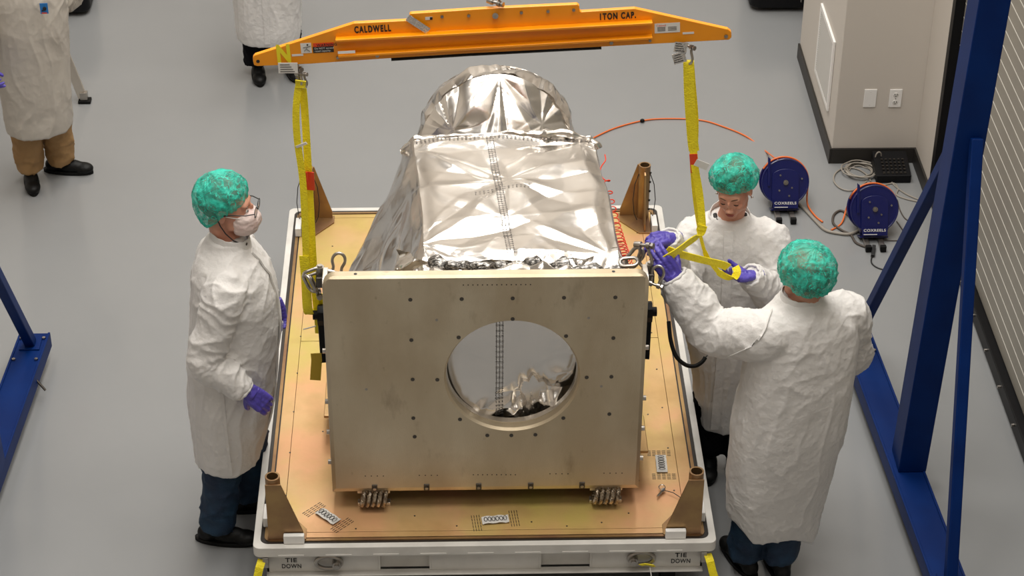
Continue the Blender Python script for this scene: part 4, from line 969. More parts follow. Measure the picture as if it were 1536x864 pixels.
def cloth(mb, voxel, arms, smooth=6, folds=.010, seed=1, skirt_z=.9, arm_amp=.010):
    me = evaluated(mb, voxel, smooth); P = get_co(me).copy(); n = get_no(me).copy(); dm = np.full(len(P), 9.0); along = np.zeros(len(P)); ax = np.zeros((len(P), 3))
    for (a, b, o) in arms:
        d, tt = seg_dist(P, a, b); k = d < dm; dm[k] = d[k]; L = (V(b)-V(a)).length; along[k] = o+tt[k]*L; ax[k] = np.array((V(b)-V(a)).normalized())
    wa = 1-sm(.08, .13, dm) if arms else np.zeros(len(P))
    wp = perlin(P*3.1+seed)*.35
    zf = 1-sm(skirt_z-.1, skirt_z+.45, P[:, 2])
    def sr(Q, w_=.10):      # sharp crease lines with soft flanks
        r_ = np.abs(perlin(Q)); return np.exp(-r_/w_)-.25
    vert = ridge(np.stack([P[:, 0]*7+wp*4+seed, P[:, 1]*7+wp*3, P[:, 2]*1.1], 1))
    cr1 = sr(np.stack([P[:, 0]*5+P[:, 2]*3+seed*2, P[:, 1]*5, P[:, 2]*4-P[:, 0]*3+wp*4], 1), .13)
    cr2 = sr(np.stack([P[:, 0]*9-P[:, 2]*4+seed, P[:, 1]*9+wp*5, P[:, 2]*6+P[:, 0]*4], 1), .10)
    cr3 = sr(P*np.array([26, 26, 13])+wp[:, None]*8+seed*3, .12)
    cv = sr(np.stack([P[:, 0]*13+wp*5, P[:, 1]*13+seed, P[:, 2]*1.3+wp*2], 1), .14)
    h = folds*(vert*(.25+.45*zf)+cv*(.35+.6*zf)+cr1*(.75-.5*zf)+.5*cr2*(1-.6*zf)+.22*cr3)
    q = along*15+perlin(P*7+seed)*2.2
    bunch = sr(np.stack([q, perlin(P*5)*1.5+seed+P@np.array([1., 1., .3])*4.0, P[:, 0]*0+seed], 1), .16)
    h = h*(1-wa*.6)+wa*arm_amp*(bunch*1.0+.7*cr2+.25*cr3)
    P += n*h[:, None]; set_co(me, P); return me
def person(lab, base, rings, arms, legs, hc, face, coat='coat', cat='person', hk=1.0, neck=None, trous='jean', up=(0, 0, 1), seed=1, hem_cut=None, folds=.0078, sole_dir=None, head=True, coat_name='cleanroom_coat', group=None):
    t = root('person', base, lab, cat, group); R = frame(face, up); b = MB()
    b.rings([(x, y, z, rx*.72, ry*.72, yw) for (x, y, z, rx, ry, yw) in rings if z > .85], 28)
    top = rings[-1]; nb = V((top[0], top[1], top[2]-.02)); hcv = V(hc)
    if head:
        b.tube([nb-V((0, 0, .08)), nb, hcv+R @ V((0, -.03, -.09)), hcv+R @ V((0, -.02, -.03))], [.085, .062*hk, .057*hk, .055*hk], 16); head_mb(b, hc, R, hk)
    else: b.tube([nb-V((0, 0, .08)), nb, nb+V((0, 0, .1))], [.085, .06, .055], 16); b.ell(hcv, (.078, .095, .115), R)
    for (sh, el, wr, rads) in arms:
        b.tube([V(sh)+(nb-V(sh))*.3-V((0, 0, .03)), sh, el, wr], [.06, .052, .042, .027], 14)
    for (hp, kn, an, dr) in legs: b.tube([V(hp)+V((0, 0, .1)), hp, kn, an], [.085, .082, .055, .04], 14)
    me = evaluated(b, .0055, 2, .5); body = finish(me, 'body', M['skin'], t, 180)
    # trousers and shoes
    s = MB(); sg = []
    for (hp, kn, an, dr) in legs:
        s.tube([V(hp)+V((0, 0, .12)), hp, kn, V(an)+V((0, 0, -.005))], [.09, .09, .080, .076], 20); sg += [(hp, kn, 0), (kn, an, .42)]
    me = cloth(s, .011, sg, 3, .006, seed+5, arm_amp=.011); finish(me, 'trousers', M[trous], t, 180)
    for (hp, kn, an, dr) in legs: shoe(t, an, dr)
    # coat
    s = MB(); s.rings(rings, 40); sg = []
    for (sh, el, wr, rads) in arms:
        root_ = V(sh)+(nb-V(sh))*.45-V((0, 0, .06)); e0 = V(sh).lerp(V(el), .5); w0 = V(el).lerp(V(wr), .5)
        s.tube(smooth_path([root_, sh, e0, el, w0, wr], 4), [x for a_, c_ in zip((rads[0]*1.05, rads[0], (rads[0]+rads[1])/2, rads[1], (rads[1]*1.15+rads[2])/2), (rads[0], (rads[0]+rads[1])/2, rads[1], (rads[1]*1.15+rads[2])/2, rads[2])) for x in (a_, a_+(c_-a_)*.25, a_+(c_-a_)*.5, a_+(c_-a_)*.75)]+[rads[2]], 18)
        sg += [(sh, el, 0), (el, wr, .28)]
    me = cloth(s, .0070, sg, 10, folds, seed); P = get_co(me).copy()
    if hem_cut: P = hem_cut(P)
    set_co(me, P); bv = BVHTree.FromPolygons([tuple(v_.co) for v_ in me.vertices], [tuple(p.vertices) for p in me.polygons])
    co_ = finish(me, coat_name, M[coat], t, 180)
    for (sh, el, wr, rads) in arms:
        d = (V(wr)-V(el)).normalized(); rp = V(wr)+d*.004
        a = d.orthogonal().normalized(); b_ = d.cross(a)
        MB().tube([rp+a*math.cos(2*math.pi*k/28)*(rads[2]*.86+.004*math.sin(k*3.1))+b_*math.sin(2*math.pi*k/28)*(rads[2]*.86+.004*math.sin(k*2.3)) for k in range(28)], .007, 8, closed=True).build('cuff', M[coat], co_, smooth=180)
    return t, body, co_, bv, R, nb
def bandpath(bv, pts, frm, lift=.003):
    out = []; pts = smooth_path(pts, 3) if len(pts) < 12 else pts
    for p in pts:
        h, n = drape(bv, p, frm, lift)
        if h is not None: out.append(h)
    return out
def collar(co_, c, rx, ry, z, tilt, mt, yaw=0, h=.035, gap=0):
    pts = []; 
    for k in range(40):
        a = 2*math.pi*(k/40); x = rx*math.cos(a); y = ry*math.sin(a)
        p = V((c[0]+x*math.cos(yaw)-y*math.sin(yaw), c[1]+x*math.sin(yaw)+y*math.cos(yaw), 0)); p.z = z+tilt[0]*(p.x-c[0])+tilt[1]*(p.y-c[1])+.002*math.sin(k*2.1); pts.append(p)
    s = MB(); n = 40; vs = []
    for dz, sc in ((-.02, 1.06), (h, .98), (h, .93), (-.02, .98)):
        vs += [V((c[0]+(p.x-c[0])*sc, c[1]+(p.y-c[1])*sc, p.z+dz)) for p in pts]
    s.add(vs, [(i*n+k, i*n+(k+1) % n, ((i+1) % 4)*n+(k+1) % n, ((i+1) % 4)*n+k) for i in range(4) for k in range(n)])
    return s.build('collar', M[mt], co_, smooth=50, bevel=.003)

# --- man at the left of the pallet, in profile, looking at the load
LR = [(-1.125, .60, .44, .140, .195, 0), (-1.12, .60, .50, .145, .205, 0), (-1.095, .60, .72, .178, .215, 0), (-1.075, .60, .95, .188, .212, 0), (-1.05, .60, 1.15, .188, .212, 0),
      (-1.045, .60, 1.30, .178, .22, 0), (-1.055, .60, 1.40, .158, .215, 0), (-1.065, .60, 1.47, .125, .165, 0), (-1.065, .60, 1.53, .082, .095, 0), (-1.06, .60, 1.56, .072, .078, 0)]
t, body, co_, bv, R, nb = person('man in glasses, face mask, white coat and jeans standing left of the pallet', (-1.10, .6, 0), LR,
    [((-1.06, .41, 1.40), (-1.155, .355, 1.10), (-1.005, .345, .955), (.086, .074, .050)), ((-1.05, .80, 1.40), (-1.07, .86, 1.13), (-.905, .80, 1.105), (.080, .066, .046))],
    [((-1.12, .52, .86), (-1.14, .51, .47), (-1.19, .50, .09), (1, -.15)), ((-1.08, .69, .86), (-1.04, .70, .47), (-1.07, .72, .09), (1, .15))],
    (-1.045, .60, 1.712), (1, -.10, -.02), seed=3)
hair(body, (-1.045, .60, 1.712), R, 'hairg')
cap(t, (-1.045, .60, 1.712), R, (.101, .116, .100), 2, off=(0, -.030, .040), tilt=.42, cut=lambda L: L+np.stack([0*L[:, 0], -.012*np.clip((-L[:, 2])/.06, 0, 1.5), -.045*np.clip((-L[:, 1]+.01)/.10, 0, 1)*np.clip(.4-L[:, 2]*9, 0, 1)], 1))
c0 = V((-1.045, .60, 1.712)); W = lambda p: c0+R @ V(p)
s = MB(); s.ell((0, 0, 0), (1, 1, 1), None, 70, 50); P = np.array(s.v); L = P*np.array((.066, .072, .064)); L = L+P*(.004*ridge(L*22+4)+.003*ridge(L*50))[:, None]; L[:, 1] = np.maximum(L[:, 1], -.03)
Rn = np.array([list(q) for q in R]); me = bpy.data.meshes.new('face_mask'); me.from_pydata(((L+np.array((0, .062, -.068)))@Rn.T+np.array(c0)).tolist(), [], s.f); me.update(); finish(me, 'face_mask', M['mask'], t, 180)
for q in (-1, 1): MB().tube([W((q*.055, .07, -.035)), W((q*.073, .03, -.02)), W((q*.08, -.01, -.01))], .002, 6).build('ear_loop', M['foam'], t)
gl = MB()
for q in (-1, 1):
    gl.tube([W((q*.035+.024*math.copysign(abs(math.cos(a))**.7, math.cos(a)), .122, -.010+.018*math.copysign(abs(math.sin(a))**.7, math.sin(a)))) for a in [2*math.pi*k/24 for k in range(24)]], .0018, 6, closed=True)
    gl.tube([W((q*.059, .121, -.004)), W((q*.078, .09, -.002)), W((q*.083, .03, -.002)), W((q*.086, -.03, -.010))], .0025, 6)
gl.tube([W((-.012, .123, -.006)), W((0, .126, -.002)), W((.012, .123, -.006))], .0018, 6)
go = gl.build('glasses', M['ink'], t)
for q in (-1, 1): MB().cyl(W((q*.035, .1215, -.010)), W((q*.035, .1225, -.010)), .0195, 20).build('lens', M['glass'], go)
MB().tube([W((.086, -.03, -.012)), W((.075, -.02, -.06)), W((.070, .0, -.10)), W((.065, .03, -.135)), W((.045, .06, -.16))], .0028, 6).build('glasses_cord', M['ink'], t)
MB().ell(W((.03, .07, -.168)), (.011, .011, .011)).build('cord_toggle', M['dsteel'], t)
for q in (-1, 1):
    MB().tube([W((q*(.016+.030*j/6), .088, .012+.004*math.sin(j/6*2.6))) for j in range(7)], .0026, 6).build('eyebrow', M['hairg'], body)
    MB().ell(W((q*.030, .0785, -.008)), (.0105, .0105, .008), R).build('eye', M['eyew'], body); MB().ell(W((q*.030, .0885, -.008)), (.0045, .003, .0045), R).build('pupil', M['ink'], body)
collar(co_, (-1.045, .60), .082, .080, 1.545, (-.25, 0), 'coat', h=.032)
bp = bandpath(bv, [(0, .60-.02, z) for z in np.linspace(1.50, .47, 30)], (-1, 0, 0)); MB().ribbon(bp, .040, (0, 1, 0), .008).build('placket', M['coat'], co_)
bp = bandpath(bv, [(-1.105+.02*(1-z), -1, z) for z in np.linspace(.94, .46, 16)], (0, 1, 0)); MB().ribbon(bp, .012, (1, 0, 0), .003).build('side_seam', M['coat'], co_)
hand(t, (-.985, .345, .945), (.62, .02, -.68), (.25, -.93, .35), s=1, curl=(.5, .6, .65, .7), thumb=.35, spread=.02, size=1.05)
hand(t, (-.90, .80, 1.10), (.12, -.08, -.95), (.2, .95, .1), s=-1, curl=(.35, .4, .45, .5), thumb=.3)

# --- woman at the right, facing the camera side, looking down at the sling
hcW = at(1100, 283, Y=.96)
WR = [(1.145, 1.02, .27, .140, .135, -.1), (1.145, 1.02, .33, .145, .145, -.1), (1.13, 1.02, .60, .165, .160, -.15), (1.10, 1.02, .85, .195, .160, -.15), (1.095, 1.02, 1.02, .195, .155, -.15),
      (1.09, 1.02, 1.18, .205, .145, -.15), (1.09, 1.02, 1.28, .195, .130, -.15), (1.085, 1.02, 1.33, .150, .112, -.15), (1.085, 1.01, 1.365, .092, .088, -.15), (1.085, 1.005, 1.385, .078, .080, -.15)]
wr_ = at(1004, 357, Y=.60); wl_ = at(1126, 413, Y=.64)
t, body, co_, bv, R, nb = person('woman in teal cap and white coat looking down at the yellow sling she holds', (1.10, 1.02, 0), WR,
    [((.93, 1.00, 1.28), (.86, .82, 1.10), wr_, (.085, .070, .048)), ((1.26, .98, 1.27), (1.315, .86, 1.03), wl_, (.088, .082, .052))],
    [((1.04, 1.02, .78), (1.06, 1.01, .43), (1.07, 1.02, .09), (-.1, -1)), ((1.18, 1.02, .78), (1.19, 1.0, .43), (1.20, 1.0, .09), (.15, -1))],
    hcW, (-.30, -.90, -.30), trous='dpant', hk=.94, seed=8, up=(-.08, 0, 1))
hair(body, hcW, R, 'hairb'); head_parts(body, hcW, R, 'f', k=.94)
cap(t, hcW, R, (.100, .106, .084), 5, off=(0, -.030, .058), tilt=.38)
for q in (-1, 1):
    MB().ell(hcW+R @ V((q*.078, -.004, -.047)), (.0055, .0055, .0055)).build('earring', M['pin'], t)
MB().tube(arc((1.085, 1.0, 1.388), (1, 0, 0), (0, -1, -.30), .066, .070, -.1, math.pi+.1, 16), .009, 8).build('dark_shirt_neckline', M['ink'], t)
collar(co_, (1.085, 1.005), .092, .088, 1.372, (0, .34), 'coat', h=.016)
bp = bandpath(bv, [(1.07, -1, z) for z in np.linspace(1.36, .30, 30)], (0, 1, 0)); MB().ribbon(bp, .040, (1, 0, 0), .010).build('placket', M['coat'], co_)
hand(t, wr_, (-.55, -.35, .15), (.1, -.25, .95), s=-1, curl=(.65, .75, .85, .9), thumb=.5, size=.92)
hand(t, wl_, (-.80, -.35, .12), (.1, -.15, -.95), s=-1, curl=(.55, .6, .65, .6), thumb=.25, spread=.12, size=.92)

# --- man at the right, seen from behind, one arm stretched to the shackle
hcR = at(1204, 408, Y=.28); yw = .3
RR_ = [(1.262, .27, .20, .205, .120, yw), (1.262, .27, .27, .215, .130, yw), (1.272, .27, .55, .232, .160, yw), (1.29, .27, .80, .245, .178, yw), (1.305, .27, 1.02, .242, .175, yw),
       (1.315, .27, 1.20, .238, .160, yw), (1.315, .27, 1.31, .218, .140, yw), (1.305, .27, 1.38, .165, .120, yw), (1.295, .27, 1.43, .100, .092, yw), (1.29, .275, 1.455, .080, .080, yw)]
wR = at(1012, 416, Y=.40)
def hemR(P):
    k = np.clip((.50-P[:, 2])/.3, 0, 1); P[:, 2] += k*(.11*np.clip((1.16-P[:, 0])/.08, 0, 1)+.05*np.clip((.27-P[:, 1])/.12, 0, 1)-.05*np.clip((P[:, 0]-1.33)/.12, 0, 1)*np.clip((.30-P[:, 1])/.08, 0, 1)); return P
t, body, co_, bv, R, nb = person('man seen from behind in teal cap and long white coat, left arm reaching out', (1.27, .27, 0), RR_,
    [((1.13, .20, 1.31), (.945, .32, 1.245), wR, (.105, .098, .062)), ((1.50, .36, 1.30), (1.565, .45, 1.03), (1.44, .62, .98), (.095, .080, .052))],
    [((1.20, .25, .84), (1.18, .26, .46), (1.15, .27, .09), (-.4, .9)), ((1.33, .30, .84), (1.31, .30, .46), (1.30, .24, .09), (-.2, .95))],
    hcR, (-.55, .80, -.10), seed=14, hem_cut=hemR)
hair(body, hcR, R, 'hairg', r=(.080, .098, .080), off=(0, -.032, .012))
cap(t, hcR, R, (.104, .118, .110), 9, off=(0, -.030, .030), amp=.011)
collar(co_, (1.292, .275), .088, .086, 1.445, (0, .0), 'coat', h=.028, yaw=yw)
bp = bandpath(bv, [(1.16+.012*k, -1, 1.36-.022*k) for k in range(-4, 10)][::-1], (0, 1, 0))
bp = bandpath(bv, [tuple(at(x, y, Y=-.5)) for x, y in ((1200, 468), (1190, 485), (1180, 505), (1165, 522), (1145, 535), (1125, 545))], _fw, .004)
if len(bp) > 3: MB().ribbon(bp, .012, (.5, 0, .5), .003).build('raglan_seam', M['coat'], co_)
bp = bandpath(bv, [tuple(at(x, y, Y=-.5)) for x, y in ((1125, 560), (1122, 600), (1118, 640), (1115, 680), (1112, 720), (1110, 750))], _fw, .004)
if len(bp) > 3: MB().ribbon(bp, .010, (1, 0, 0), .003).build('side_seam', M['coat'], co_)
hand(t, wR, at(986, 384, Y=.42)-wR, (-.25, -.75, .5), s=1, curl=(.55, .6, .65, .7), thumb=.5, size=1.05, spread=.02)
hand(t, (1.43, .63, .975), (-.8, .5, -.1), (.3, .3, .9), s=1, curl=(.5, .5, .6, .6))

# --- man cut off at the top left: long coat with dim light put into its colour, khaki trousers
hcB = (-2.42, 3.66, 1.70); yb = .35
BR = [(-2.425, 3.62, .38, .175, .16, yb), (-2.425, 3.62, .45, .182, .165, yb), (-2.42, 3.62, .75, .195, .17, yb), (-2.41, 3.62, 1.0, .205, .175, yb), (-2.41, 3.62, 1.2, .22, .165, yb),
      (-2.41, 3.62, 1.36, .215, .14, yb), (-2.41, 3.62, 1.44, .15, .11, yb), (-2.42, 3.62, 1.50, .08, .08, yb)]
t, body, co_, bv, R, nb = person('man at the top left edge in shade-toned lab coat, khaki trousers and black shoes', (-2.42, 3.62, 0), BR,
    [((-2.60, 3.55, 1.33), (-2.68, 3.45, 1.08), (-2.60, 3.30, .95), (.085, .07, .05)), ((-2.22, 3.69, 1.34), (-2.20, 3.80, 1.08), (-2.26, 3.66, 1.16), (.08, .07, .05))],
    [((-2.50, 3.62, .84), (-2.50, 3.62, .46), (-2.52, 3.66, .09), (.25, -1)), ((-2.34, 3.66, .84), (-2.34, 3.70, .46), (-2.36, 3.76, .09), (1, -.12))],
    hcB, (.5, -.85, 0), trous='khaki', coat='coat_dimmed', seed=21, head=True, coat_name='lab_coat')
hair(body, hcB, R, 'hairb')
bp = bandpath(bv, [tuple(at(x, y, Y=2.6)) for x, y in ((76, -10), (82, 20), (88, 60), (94, 100), (100, 140), (103, 172), (104, 188))], _fw, .004)
if len(bp) > 3: MB().ribbon(bp, .028, (1, 0, 0), .004).build('placket', M['coat_dimmed'], co_)
h0_, n0_ = drape(bv, tuple(at(66, 13, Y=2.6)), _fw, .008)
bc = h0_ if h0_ is not None else at(66, 13, Y=3.4)
bd_ = MB().bar(bc-V((.021, 0, 0)), bc+V((.021, .004, 0)), .003, .062, up=(0, 0, 1)).build('id_badge', M['badge'], t, smooth=0, bevel=.001)
MB().ell(bc+V((.004, -.006, .004)), (.010, .002, .010)).bar(bc+V((-.012, -.004, -.010)), bc+V((.012, -.004, -.004)), .002, .006).build('badge_print', M['ink'], bd_)
MB().bar(bc+V((-.014, -.004, -.024)), bc+V((.014, -.004, -.024)), .001, .006).build('badge_band', M['redl'], bd_)
hand(t, (-2.595, 3.29, .94), (.3, -.4, -.85), (-.9, -.2, 0), s=1, mt='glove'); hand(t, (-2.265, 3.65, 1.165), (-.7, -.6, .3), (0, -.4, .9), s=1)

# --- person behind the beam, cut off at the top
BR = [(-1.235, 4.92, .26, .185, .15, 0), (-1.235, 4.92, .33, .195, .16, 0), (-1.235, 4.92, .60, .20, .165, 0), (-1.23, 4.92, .90, .205, .165, 0), (-1.23, 4.92, 1.2, .22, .155, 0), (-1.23, 4.92, 1.36, .21, .13, 0), (-1.23, 4.92, 1.43, .14, .1, 0), (-1.23, 4.92, 1.48, .08, .08, 0)]
t, body, co_, bv, R, nb = person('person behind the beam in white coat, dark trousers and black boots, cut off above', (-1.235, 4.92, 0), BR,
    [((-1.42, 4.92, 1.32), (-1.47, 4.9, 1.06), (-1.42, 4.76, .92), (.08, .07, .05)), ((-1.04, 4.92, 1.32), (-.99, 4.9, 1.06), (-1.04, 4.76, .92), (.08, .07, .05))],
    [((-1.32, 4.92, .80), (-1.32, 4.92, .44), (-1.32, 4.93, .09), (.15, -1)), ((-1.13, 4.92, .80), (-1.13, 4.94, .44), (-1.12, 4.97, .09), (.3, -1))],
    (-1.23, 4.90, 1.66), (.2, -1, -.1), trous='dpant', seed=27)
hair(body, (-1.23, 4.90, 1.66), R, 'hairb')
bp = bandpath(bv, [(-1.235, 3.5, z) for z in np.linspace(1.38, .29, 26)], (0, 1, 0)); MB().ribbon(bp, .03, (1, 0, 0), .004).build('placket', M['coat'], co_)
hand(t, (-1.42, 4.755, .91), (.1, -.4, -.9), (-1, 0, 0), s=1); hand(t, (-1.04, 4.755, .91), (-.1, -.4, -.9), (1, 0, 0), s=-1)

# ------------------------------------------------------------------ hose reels, cables and other things on the floor
def reel(px, py, lab, s_yaw):
    q0 = at(px, py, Z=.150); cx, cy = q0.x, q0.y
    t = root('hose_reel', (cx, cy, 0), lab, 'hose reel', 'navy hose reels on the floor'); n = V((s_yaw, -.88, .42)).normalized(); xx = V((1, 0, 0)); xx = (xx-n*xx.dot(n)).normalized(); up = n.cross(xx)
    if up.z < 0: up = -up
    Rr = .128; C = V((cx, cy, .150))
    W = lambda a, b, c: C+xx*a+up*b+n*c
    for q in (.045, -.05): 
        MB().tube([W(0, 0, q-.003), W(0, 0, q+.003)], [Rr, Rr], 48).build('disc', M['navy'], t, bevel=.001)
        MB().tube([W(Rr*math.cos(2*math.pi*k/48), Rr*math.sin(2*math.pi*k/48), q) for k in range(48)], .006, 8, closed=True).build('rolled_rim', M['navy'], t)
    for k in range(4): MB().tube([W((.066+.012*k)*math.cos(2*math.pi*j/40), (.066+.012*k)*math.sin(2*math.pi*j/40), .0+.02*((-1)**k)) for j in range(40)], .0075, 8, closed=True).build('hose_turn', M['hose'], t)
    MB().cyl(W(0, 0, -.05), W(0, 0, .045), .055, 24).build('drum', M['navy'], t)
    # arm plate in front: arched top, square foot
    poly = [W(-.075, -.115, .055)]+[W(.075, -.115, .055)]+[W(.075, .03, .055)]+[W(.0+.075*math.cos(a), .035+.04*math.sin(a), .055) for a in [math.pi*k/12 for k in range(1, 12)]]+[W(-.075, .03, .055)]
    MB().prism(poly, n*.006).build('arm_plate', M['navy'], t, smooth=0, bevel=.002)
    MB().cyl(W(0, 0, .06), W(0, 0, .072), .014, 20).cyl(W(0, 0, .072), W(0, 0, .078), .008, 6).build('hub_nut', M['steel'], t)
    for a, b in ((-.03, .04), (.035, -.03), (-.035, -.045), (.02, -.075), (.09, .02)):
        MB().cyl(W(a, b, .058), W(a, b, .067), .0055, 6).build('bolt', M['steel'], t)
    MB().prism([W(-.07, -.145, .064), W(.07, -.145, .064), W(.07, -.100, .064), W(-.07, -.100, .064)], n*.003).build('name_plate', M['navy'], t, smooth=0)
    o = W(-.062, -.122, .068); text('COXREELS', 'lettering', M['paper'], t, o, xx, up, .014, .122, bold=.02)
    o = W(-.062, -.138, .068); MB().bar(o, o+xx*.075, .001, .004, up=tuple(up)).build('print_line', M['paper'], t, smooth=0)
    MB().prism([W(-.10, -.02, .056), W(-.085, -.02, .056), W(-.085, .13, .056), W(-.10, .145, .056)], n*.006).build('guide_arm', M['navy'], t, smooth=0, bevel=.002)
    MB().prism([W(-.078, -.158, .05), W(.078, -.158, .05), W(.078, -.158, -.06), W(-.078, -.158, -.06)], up*.008).build('base_shelf', M['navy'], t, smooth=0)
    fz = []
    for x in (-.045, .035):
        p0 = W(x, -.145, .04); MB().bar((p0.x, cy+.03, .013), (p0.x, cy-.205, .013), .028, .024).build('foot_rail', M['steel'], t, smooth=0, bevel=.003)
        MB().bar((p0.x, cy-.195, .02), (p0.x, cy-.22, .02), .032, .034).build('rail_end', M['black'], t, smooth=0, bevel=.003)
    MB().box(cx-.07, cx+.06, cy-.08, cy+.08, .025, .05).build('mount_plate', M['navy'], t, smooth=0, bevel=.002)
    return W
W1 = reel(1176, 272, 'navy hose reel standing beyond the woman with an orange hose over its rim', .0)
W2 = reel(1309, 312, 'navy hose reel nearer the rolling door in front of the coiled cable', .02)
def floor_tube(name, lab, cat, pts, r, mt, group=None, n=8):
    P3 = smooth_path([at(x, y, Z=r+(zz if zz else 0)) for x, y, zz in [(p[0], p[1], p[2] if len(p) > 2 else 0) for p in pts]], 8)
    o = MB().tube(P3, r, n).build(name, M[mt] if isinstance(mt, str) else mt, None, smooth=180); o.location = (0, 0, 0); return tag(o, lab, cat, group)
hs = root('air_hose', at(964, 181, Z=0), 'thin orange hose arching over the floor from the load to the first reel', 'hose')
P3 = smooth_path([at(x, y, Z=.006) for x, y in ((880, 212), (920, 193), (964, 181), (1000, 178), (1050, 180), (1085, 190), (1120, 205), (1150, 228))]+[W1(-.03, .118, 0), W1(.03, .112, 0), W1(.08, .08, 0)], 8)
MB().tube(P3, .0048, 8).build('hose', M['hose'], hs, smooth=180)
c = at(963.5, 181, Z=.012); MB().ell(c, (.014, .012, .012)).build('ball_stop', M['black'], hs)
def reel_hose(lab, pre, W_, ang, post):
    P3 = smooth_path([at(x, y, Z=z) for x, y, z in pre]+[W_(.137*math.cos(a), .137*math.sin(a), -.002) for a in ang]+[at(x, y, Z=z) for x, y, z in post], 8)
    return tag(MB().tube(P3, .005, 8).build('air_hose', M['hose'], None, smooth=180), lab, 'hose')
reel_hose('short orange hose leaving the first reel toward the cable junction', [], W1, [2.6, 2.2, 1.8, 1.4, 1.0, .6, .2, -.2], [(1211, 305, .02), (1222, 323, .006), (1234, 333, .006)])
reel_hose('orange hose looping over the second reel down to the floor', [(1247, 345, .006), (1262, 335, .006), (1270, 312, .05)], W2, [2.6, 2.2, 1.8, 1.4, 1.0, .6, .2, -.2, -.6], [(1328, 343, .02)])
floor_tube('grey_cable', 'flat grey cable running from under the first reel to the floor junction', 'cable', [(1190, 300), (1205, 312), (1222, 330), (1238, 345), (1258, 350), (1275, 351), (1290, 345)], .009, 'cable')
floor_tube('brown_cable', 'dark cable looping left of the second reel', 'cable', [(1290, 340), (1275, 325), (1262, 316), (1251, 322), (1250, 335), (1262, 345), (1276, 352), (1284, 364), (1300, 371), (1308, 374)], .007, 'cabledk')
floor_tube('power_lead', 'black lead with a plug curving across the floor below the second reel', 'cable', [(1310, 370), (1309, 380), (1307, 393), (1315, 401), (1330, 405), (1345, 404)], .004, 'ink')
plug = tag(MB().bar(at(1311, 369, Z=.012), at(1309, 384, Z=.012), .02, .02).build('plug', M['ink'], None, bevel=.003), 'black plug at the end of the power lead', 'plug')
floor_tube('thin_cable', 'thin dark cable curling right of the second reel', 'cable', [(1345, 332), (1352, 342), (1358, 352), (1359, 360), (1345, 361), (1325, 360), (1305, 355)], .0035, 'cabledk')
floor_tube('thin_cable', 'thin grey cable hanging down beside the door jamb', 'cable', [(1346, 300), (1350, 315), (1358, 328), (1370, 334), (1376, 334)], .0035, 'cabledk')
floor_tube('grey_cable', 'grey cable from the black box across to the door jamb', 'cable', [(1333, 262), (1338, 274), (1350, 285), (1363, 293), (1380, 300)], .005, 'cable')
floor_tube('grey_cable', 'second grey cable lower along the door jamb', 'cable', [(1318, 280), (1340, 275), (1347, 283), (1345, 292), (1358, 298), (1380, 303)], .005, 'cable')
co = root('coiled_cable', at(1288, 258, Z=0), 'loose coil of light grey cable on the floor by the corner wall', 'cable'); s = MB(); cc = at(1290, 259, Z=0); rr = random.Random(5)
for k in range(7):
    rx = .062+.006*k*rr.random()+.004*k; ry = .062+.006*k*rr.random()
    s.tube([cc+V((rr.uniform(-.004, .004)+rx*math.cos(2*math.pi*j/30), ry*1.05*math.sin(2*math.pi*j/30)+.01*math.sin(k), .006+.0035*k+.003*math.sin(j+k))) for j in range(30)], .0042, 6, closed=True)
s.tube(smooth_path([at(x, y, Z=.008) for x, y in ((1300, 272), (1280, 285), (1262, 283), (1251, 272), (1253, 260), (1266, 252), (1285, 253), (1300, 262), (1306, 272))], 6), .0045, 6)
s.build('coil', M['cable'], co)
bx = root('switch_box', at(1342, 258, Z=0), 'black box with rows of small switches on the floor by the corner wall', 'box'); c = at(1340, 275, Z=0)
x0, x1, y0, y1 = c.x-.10, c.x+.10, c.y+.0, c.y+.20
MB().prism([(x0, y0, .0), (x0, y0, .05), (x0, y1, .10), (x0, y1, 0)], (x1-x0, 0, 0)).build('case', M['blackm'], bx, smooth=0, bevel=.006)
s = MB()
for i in range(6):
    for j in range(5):
        x = x0+.045+i*.024; y = y0+.02+j*.026; z = .05+.05*(y-y0)/.2; s.box(x-.006, x+.006, y-.006, y+.006, z, z+.008)
tag(s.build('switches', M['dsteel'], bx, smooth=0), kind='stuff')
MB().tube(arc((x0+.03, y1-.05, .09), (1, .3, 0), (0, 0, 1), .018, .03, 0, math.pi, 10), .004, 6).build('handle', M['cable'], bx)
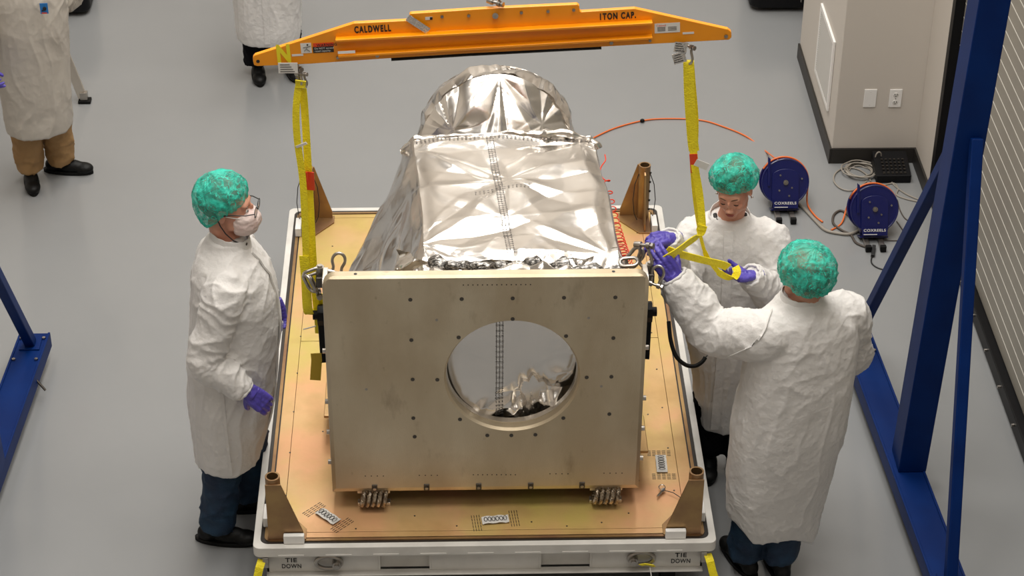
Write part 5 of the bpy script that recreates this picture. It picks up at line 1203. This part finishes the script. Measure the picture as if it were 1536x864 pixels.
# step ladder leg behind the man at the left
ld = root('tripod_stand', (-2.8, 4.75, 0), 'aluminium stand leg with a black foot showing behind the lab coat', 'stand')
f0 = at(127, 153, Z=0); apex = f0+V((-.50, .18, 1.75))
for q in (f0, f0+V((-1.0, .0, 0)), f0+V((-.52, .75, 0))):
    d = (apex-q).normalized(); MB().bar(q+d*.03, apex-d*.02, .055, .022, up=(0, 1, 0)).build('leg', M['alum'], ld, smooth=0, bevel=.003)
    MB().box(q.x-.035, q.x+.04, q.y-.03, q.y+.03, 0, .02).build('rubber_foot', M['black'], ld, smooth=0, bevel=.004)
    MB().box(q.x-.022, q.x+.022, q.y-.018, q.y+.018, .02, .07).build('foot_bracket', M['steel'], ld, smooth=0, bevel=.002)
MB().cyl(apex-V((0, 0, .06)), apex+V((0, 0, .05)), .05, 16).build('head', M['dsteel'], ld)
# black equipment at the far edge of the picture
def case(n, x0, x1, y0, y1, h, lab, cat, sx):
    t = root(n, ((x0+x1)/2, (y0+y1)/2, 0), lab, cat)
    s = MB(); s.prism([(x, y, .03) for x, y in rrect(x0, x1, y0, y1, .07)], (0, 0, h)); s.build('shell', M['blackm'], t, smooth=40, bevel=.012)
    for x in (x0+.08, x1-.08):
        for y in (y0+.08, y1-.08): MB().cyl((x-.012, y, .0285), (x+.012, y, .0285), .028, 14).build('caster_wheel', M['black'], t)
    MB().box(x0+.1, x1-.1, y0-.006, y0, h*.6, h*.62).build('lid_seam', M['ink'], t, smooth=0)
    if sx:
        q = V((x1-.07, y0-.005, .10)); MB().bar(q+V((-.035, 0, .02)), q+V((.035, 0, .02)), .006, .012).bar(q+V((0, 0, .03)), q+V((0, 0, -.02)), .006, .014).cyl(q+V((0, -.006, .015)), q+V((0, 0, .015)), .014, 12).build('latch', M['steel'], t)
    return t
c = at(1170, 19, Z=0); case('equipment_case', c.x-.20, c.x+.20, c.y, c.y+.5, .42, 'black wheeled equipment case at the top edge, left of the corner wall', 'case', True)
c = at(112, 26, Z=0); case('equipment_case', c.x-.22, c.x+.10, c.y, c.y+.4, .42, 'black rounded case at the top left behind the lab coat', 'case', False)
